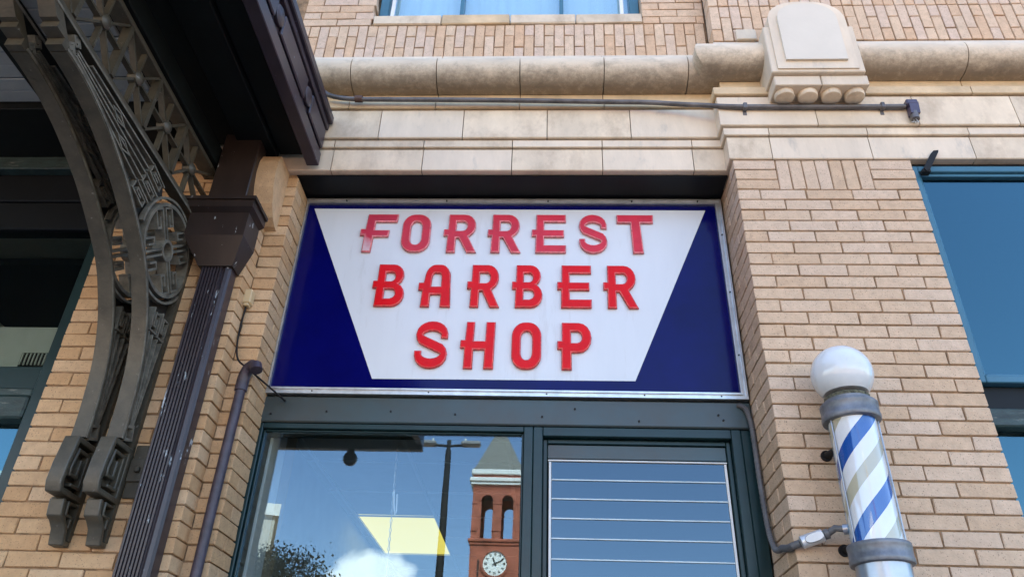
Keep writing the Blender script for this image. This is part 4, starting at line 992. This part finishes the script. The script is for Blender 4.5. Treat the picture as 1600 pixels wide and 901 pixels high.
# ------------------------------------------------------------------ across the square: clock tower, lamp, tree, building (all seen reflected)
tw = thing('clock_tower', (-5.05, -76.3, 0), 'red stone clock tower with a grey pyramid roof, reflected in the shop window', 'clock tower')
tx, ty, hw = -5.05, -78.9, 2.6
MB().box(tx-hw, tx+hw, ty-hw, ty+hw, -.2, 21.3).build('tower_shaft', M_tbrick, tw)
MB().cbox(tx-hw-.25, tx+hw+.25, ty-hw-.25, ty+hw+.25, 21.3, 21.62, .06).cbox(tx-hw-.12, tx+hw+.12, ty-hw-.12, ty+hw+.12, 21.0, 21.299, .05).build('belfry_ledge', M_tbrick, tw)
bf = MB(); tp = 27.2
def arch_wall(mb, flip, side):
    """wall with two arched openings on one side of the belfry"""
    cs = (-1.06, 1.06); r = .60; sp_ = 25.55; zb0 = 21.9
    def pr(poly, th0, th1):
        if not flip: mb.prism([(tx+a, z) for a, z in poly], 'y', ty+side*th0, ty+side*th1)
        else: mb.prism([(ty+a, z) for a, z in poly], 'x', tx+side*th0, tx+side*th1)
    e = hw if not flip else hw-.42
    for a, b in ((-e, cs[0]-r), (cs[0]+r, cs[1]-r), (cs[1]+r, e)): pr([(a, 21.62), (b, 21.62), (b, tp), (a, tp)], hw-.4, hw)
    for c in cs:
        n = 10
        for i in range(n):
            a0, a1 = PI*i/n, PI*(i+1)/n
            pr([(c+r*math.cos(a0), sp_+r*math.sin(a0)), (c+r*math.cos(a1), sp_+r*math.sin(a1)), (c+r*math.cos(a1), tp), (c+r*math.cos(a0), tp)], hw-.4, hw)
        mb2 = [(c+(r+.12)*math.cos(PI*i/n), sp_+(r+.12)*math.sin(PI*i/n)) for i in range(n+1)]
        if not flip: mb.bar([(tx+a, z) for a, z in mb2], .22, 'y', ty+side*hw, ty+side*(hw+.10))
    for c in (-e+.2, 0, e-.2):
        pr([(c-.5, 25.2), (c+.5, 25.2), (c+.5, 25.45), (c-.5, 25.45)] if c == 0 else [(c-.42 if c > 0 else c-.2, 25.2), (c+.2 if c > 0 else c+.42, 25.2), (c+.2 if c > 0 else c+.42, 25.45), (c-.42 if c > 0 else c-.2, 25.45)], hw-.3, hw+.07)
        pr([(c-.5, 22.4), (c+.5, 22.4), (c+.5, 22.55), (c-.5, 22.55)] if c == 0 else [(c-.42 if c > 0 else c-.2, 22.4), (c+.2 if c > 0 else c+.42, 22.4), (c+.2 if c > 0 else c+.42, 22.55), (c-.42 if c > 0 else c-.2, 22.55)], hw-.3, hw+.07)
for side in (1, -1): arch_wall(bf, False, side); arch_wall(bf, True, side)
bf.build('belfry', M_tbrick, tw)
MB().box(tx-hw+.05, tx+hw-.05, ty-hw+.05, ty+hw-.05, 27.0, 27.195).build('belfry_ceiling', M_tdark, tw)
fz = MB()
random.seed(3)
for i in range(46):
    x = tx-2.5+i*.11; z = 26.55+random.uniform(0, .5)
    if min(abs(x-tx-1.06), abs(x-tx+1.06)) < .75 and z < 26.75: z = 26.95
    fz.cbox(x-.05, x+.05, ty+hw, ty+hw+.06, z-.09, z+.09, .02)
fz.build('carved_frieze', M_tbrick, tw)
MB().cbox(tx-2.85, tx+2.85, ty-2.85, ty+2.85, 27.2, 27.5, .05).cbox(tx-3.0, tx+3.0, ty-3.0, ty+3.0, 27.501, 27.95, .08).build('lower_cornice', M_twhite, tw)
MB().box(tx-2.65, tx+2.65, ty-2.65, ty+2.65, 27.951, 28.3).build('red_band', M_tbrick, tw)
MB().cbox(tx-2.85, tx+2.85, ty-2.85, ty+2.85, 28.301, 28.85, .08).build('upper_cornice', M_twhite, tw)
rf = MB(); frust(rf, (tx-2.72, tx+2.72, ty-2.72, ty+2.72, 28.851), (tx-2.45, tx+2.45, ty-2.45, ty+2.45, 29.3)); frust(rf, (tx-2.45, tx+2.45, ty-2.45, ty+2.45, 29.3005), (tx-.05, tx+.05, ty-.05, ty+.05, 34.8)); rf.build('pyramid_roof', M_troof, tw)
yf = ty+hw; zc2 = 19.2
ckr = MB().lathe([(1.45, yf-.1), (1.45, yf+.14), (1.22, yf+.18), (1.22, yf+.02)], tx, 0, 40, 'y', zc2).build('clock_surround', M_tbrick, tw, True)
ck = MB().lathe([(1.2, yf), (1.2, yf+.06)], tx, 0, 40, 'y', zc2).build('clock_face', M_clock, tw)
nb = MB()
for i in range(12):
    a = R(30*i); u = Vector((math.sin(a), math.cos(a))); v = Vector((u.y, -u.x))
    for k in ((-.05, .05) if i % 3 else (-.09, 0, .09)):
        p, q = u*.80+v*k, u*1.06+v*k; nb.bar([(tx+p.x, zc2+p.y), (tx+q.x, zc2+q.y)], .055, 'y', yf+.06, yf+.075)
nb.build('hour_marks', M_black, ck)
MB().bar([(tx+.10, zc2-.2), (tx-.22, zc2+.60)], .13, 'y', yf+.085, yf+.105).build('hour_hand', M_black, ck)
MB().bar([(tx-.25, zc2-.11), (tx+.82, zc2+.40)], .10, 'y', yf+.11, yf+.13).build('minute_hand', M_black, ck)
MB().cbox(tx-1.78, tx-1.60, yf-.05, yf+.03, 17.9, 19.6, .03).build('slit_window', M_tdark, tw)

sl_ = thing('street_lamp', (-3.3, -21.26, -.12), 'tall twin headed street lamp reflected in the shop window', 'street lamp')
MB().tube([(-3.3, -21.26, -.12), (-3.3, -21.26, 5), (-3.3, -21.26, 10.75)], [.16, .135, .10], 14).build('lamp_post', M_black, sl_, True)
MB().tube([(-3.95, -21.26, 10.95), (-3.3, -21.26, 10.9), (-2.65, -21.26, 10.95)], .05, 8).tube([(-3.3, -21.26, 10.74), (-3.3, -21.26, 11.1)], .07, 10).build('cross_arm', M_black, sl_, True)
for sgn in (-1, 1):
    hdm = MB().cbox(-3.3+sgn*.42, -3.3+sgn*1.08, -21.43, -21.09, 10.90, 11.06, .05).build('lamp_head', mat('lamp_grey', (.22, .21, .20), .5), sl_)
    MB().lathe([(.04, 11.06), (.04, 11.16)], -3.3+sgn*.55, -21.26, 8).build('photocell', M_twhite, hdm)

obd = thing('office_building', (-30, -60, 0), 'beige building with a pale parapet, reflected at the window edge', 'building')
A_ = Vector((-21.0, -56)); ua = Vector((-.944, .33)); ub = Vector((-.33, -.944))
def foot_(g): return [tuple(A_-ua*g-ub*g), tuple(A_+ua*(30+g)-ub*g), tuple(A_+ua*(30+g)+ub*(15+g)), tuple(A_-ua*g+ub*(15+g))]
MB().prism(foot_(0), 'z', -.2, 17.9).build('wall', M_bld, obd)
MB().prism(foot_(.25), 'z', 17.9, 18.8).build('parapet', M_twhite, obd)
for i in range(9):
    for j in range(5):
        p0 = A_+ua*(1.2+i*3.2); p1 = p0+ua*1.7; q_ = -ub*.05
        MB().prism([tuple(p0+q_), tuple(p1+q_), tuple(p1-q_), tuple(p0-q_)], 'z', 2.6+j*3.1, 4.5+j*3.1).build('window', M_frame, obd)

tr = thing('street_tree', (-11.4, -29, -.15), 'dark leafy tree reflected in the lower left of the shop window', 'tree')
tk = MB(); tk.tube([(-11.4, -29, -.15), (-11.3, -29, 2), (-11.5, -29.1, 4), (-11.3, -28.9, 6.2)], [.26, .2, .15, .07], 10)
random.seed(11)
cl_c = []
for i in range(34):
    a = random.uniform(0, 2*PI); rr2 = random.uniform(.4, 3.7); z = random.uniform(3.4, 8.6); rr2 *= (1.15-abs(z-5.2)/4.6)
    e = Vector((-11.4+rr2*math.cos(a), -29+rr2*math.sin(a), z)); cl_c.append(e)
    s0 = Vector((-11.4, -29, 2.2+.45*(z-2.2))); tk.tube([s0, (s0+e)/2+Vector((0, 0, .2)), e], [.07, .045, .015], 6)
tk.build('trunk', M_bark, tr, True)
lf = MB()
for e in cl_c:
    for k in range(520):
        d = Vector((random.gauss(0, 1), random.gauss(0, 1), random.gauss(0, .8))); p = e+d*.42
        u = Vector((random.uniform(-1, 1), random.uniform(-1, 1), random.uniform(-1, 1))).normalized(); w2 = u.orthogonal().normalized()
        L_ = random.uniform(.05, .10)
        lf.add([p-u*L_, p+w2*L_*.5, p+u*L_, p-w2*L_*.5], [(0, 1, 2, 3)])
me = bpy.data.meshes.new('crown'); me.from_pydata(lf.v, [], lf.f); me.materials.append(M_leaf)
o = bpy.data.objects.new('crown', me); COL.objects.link(o); hang(o, tr)
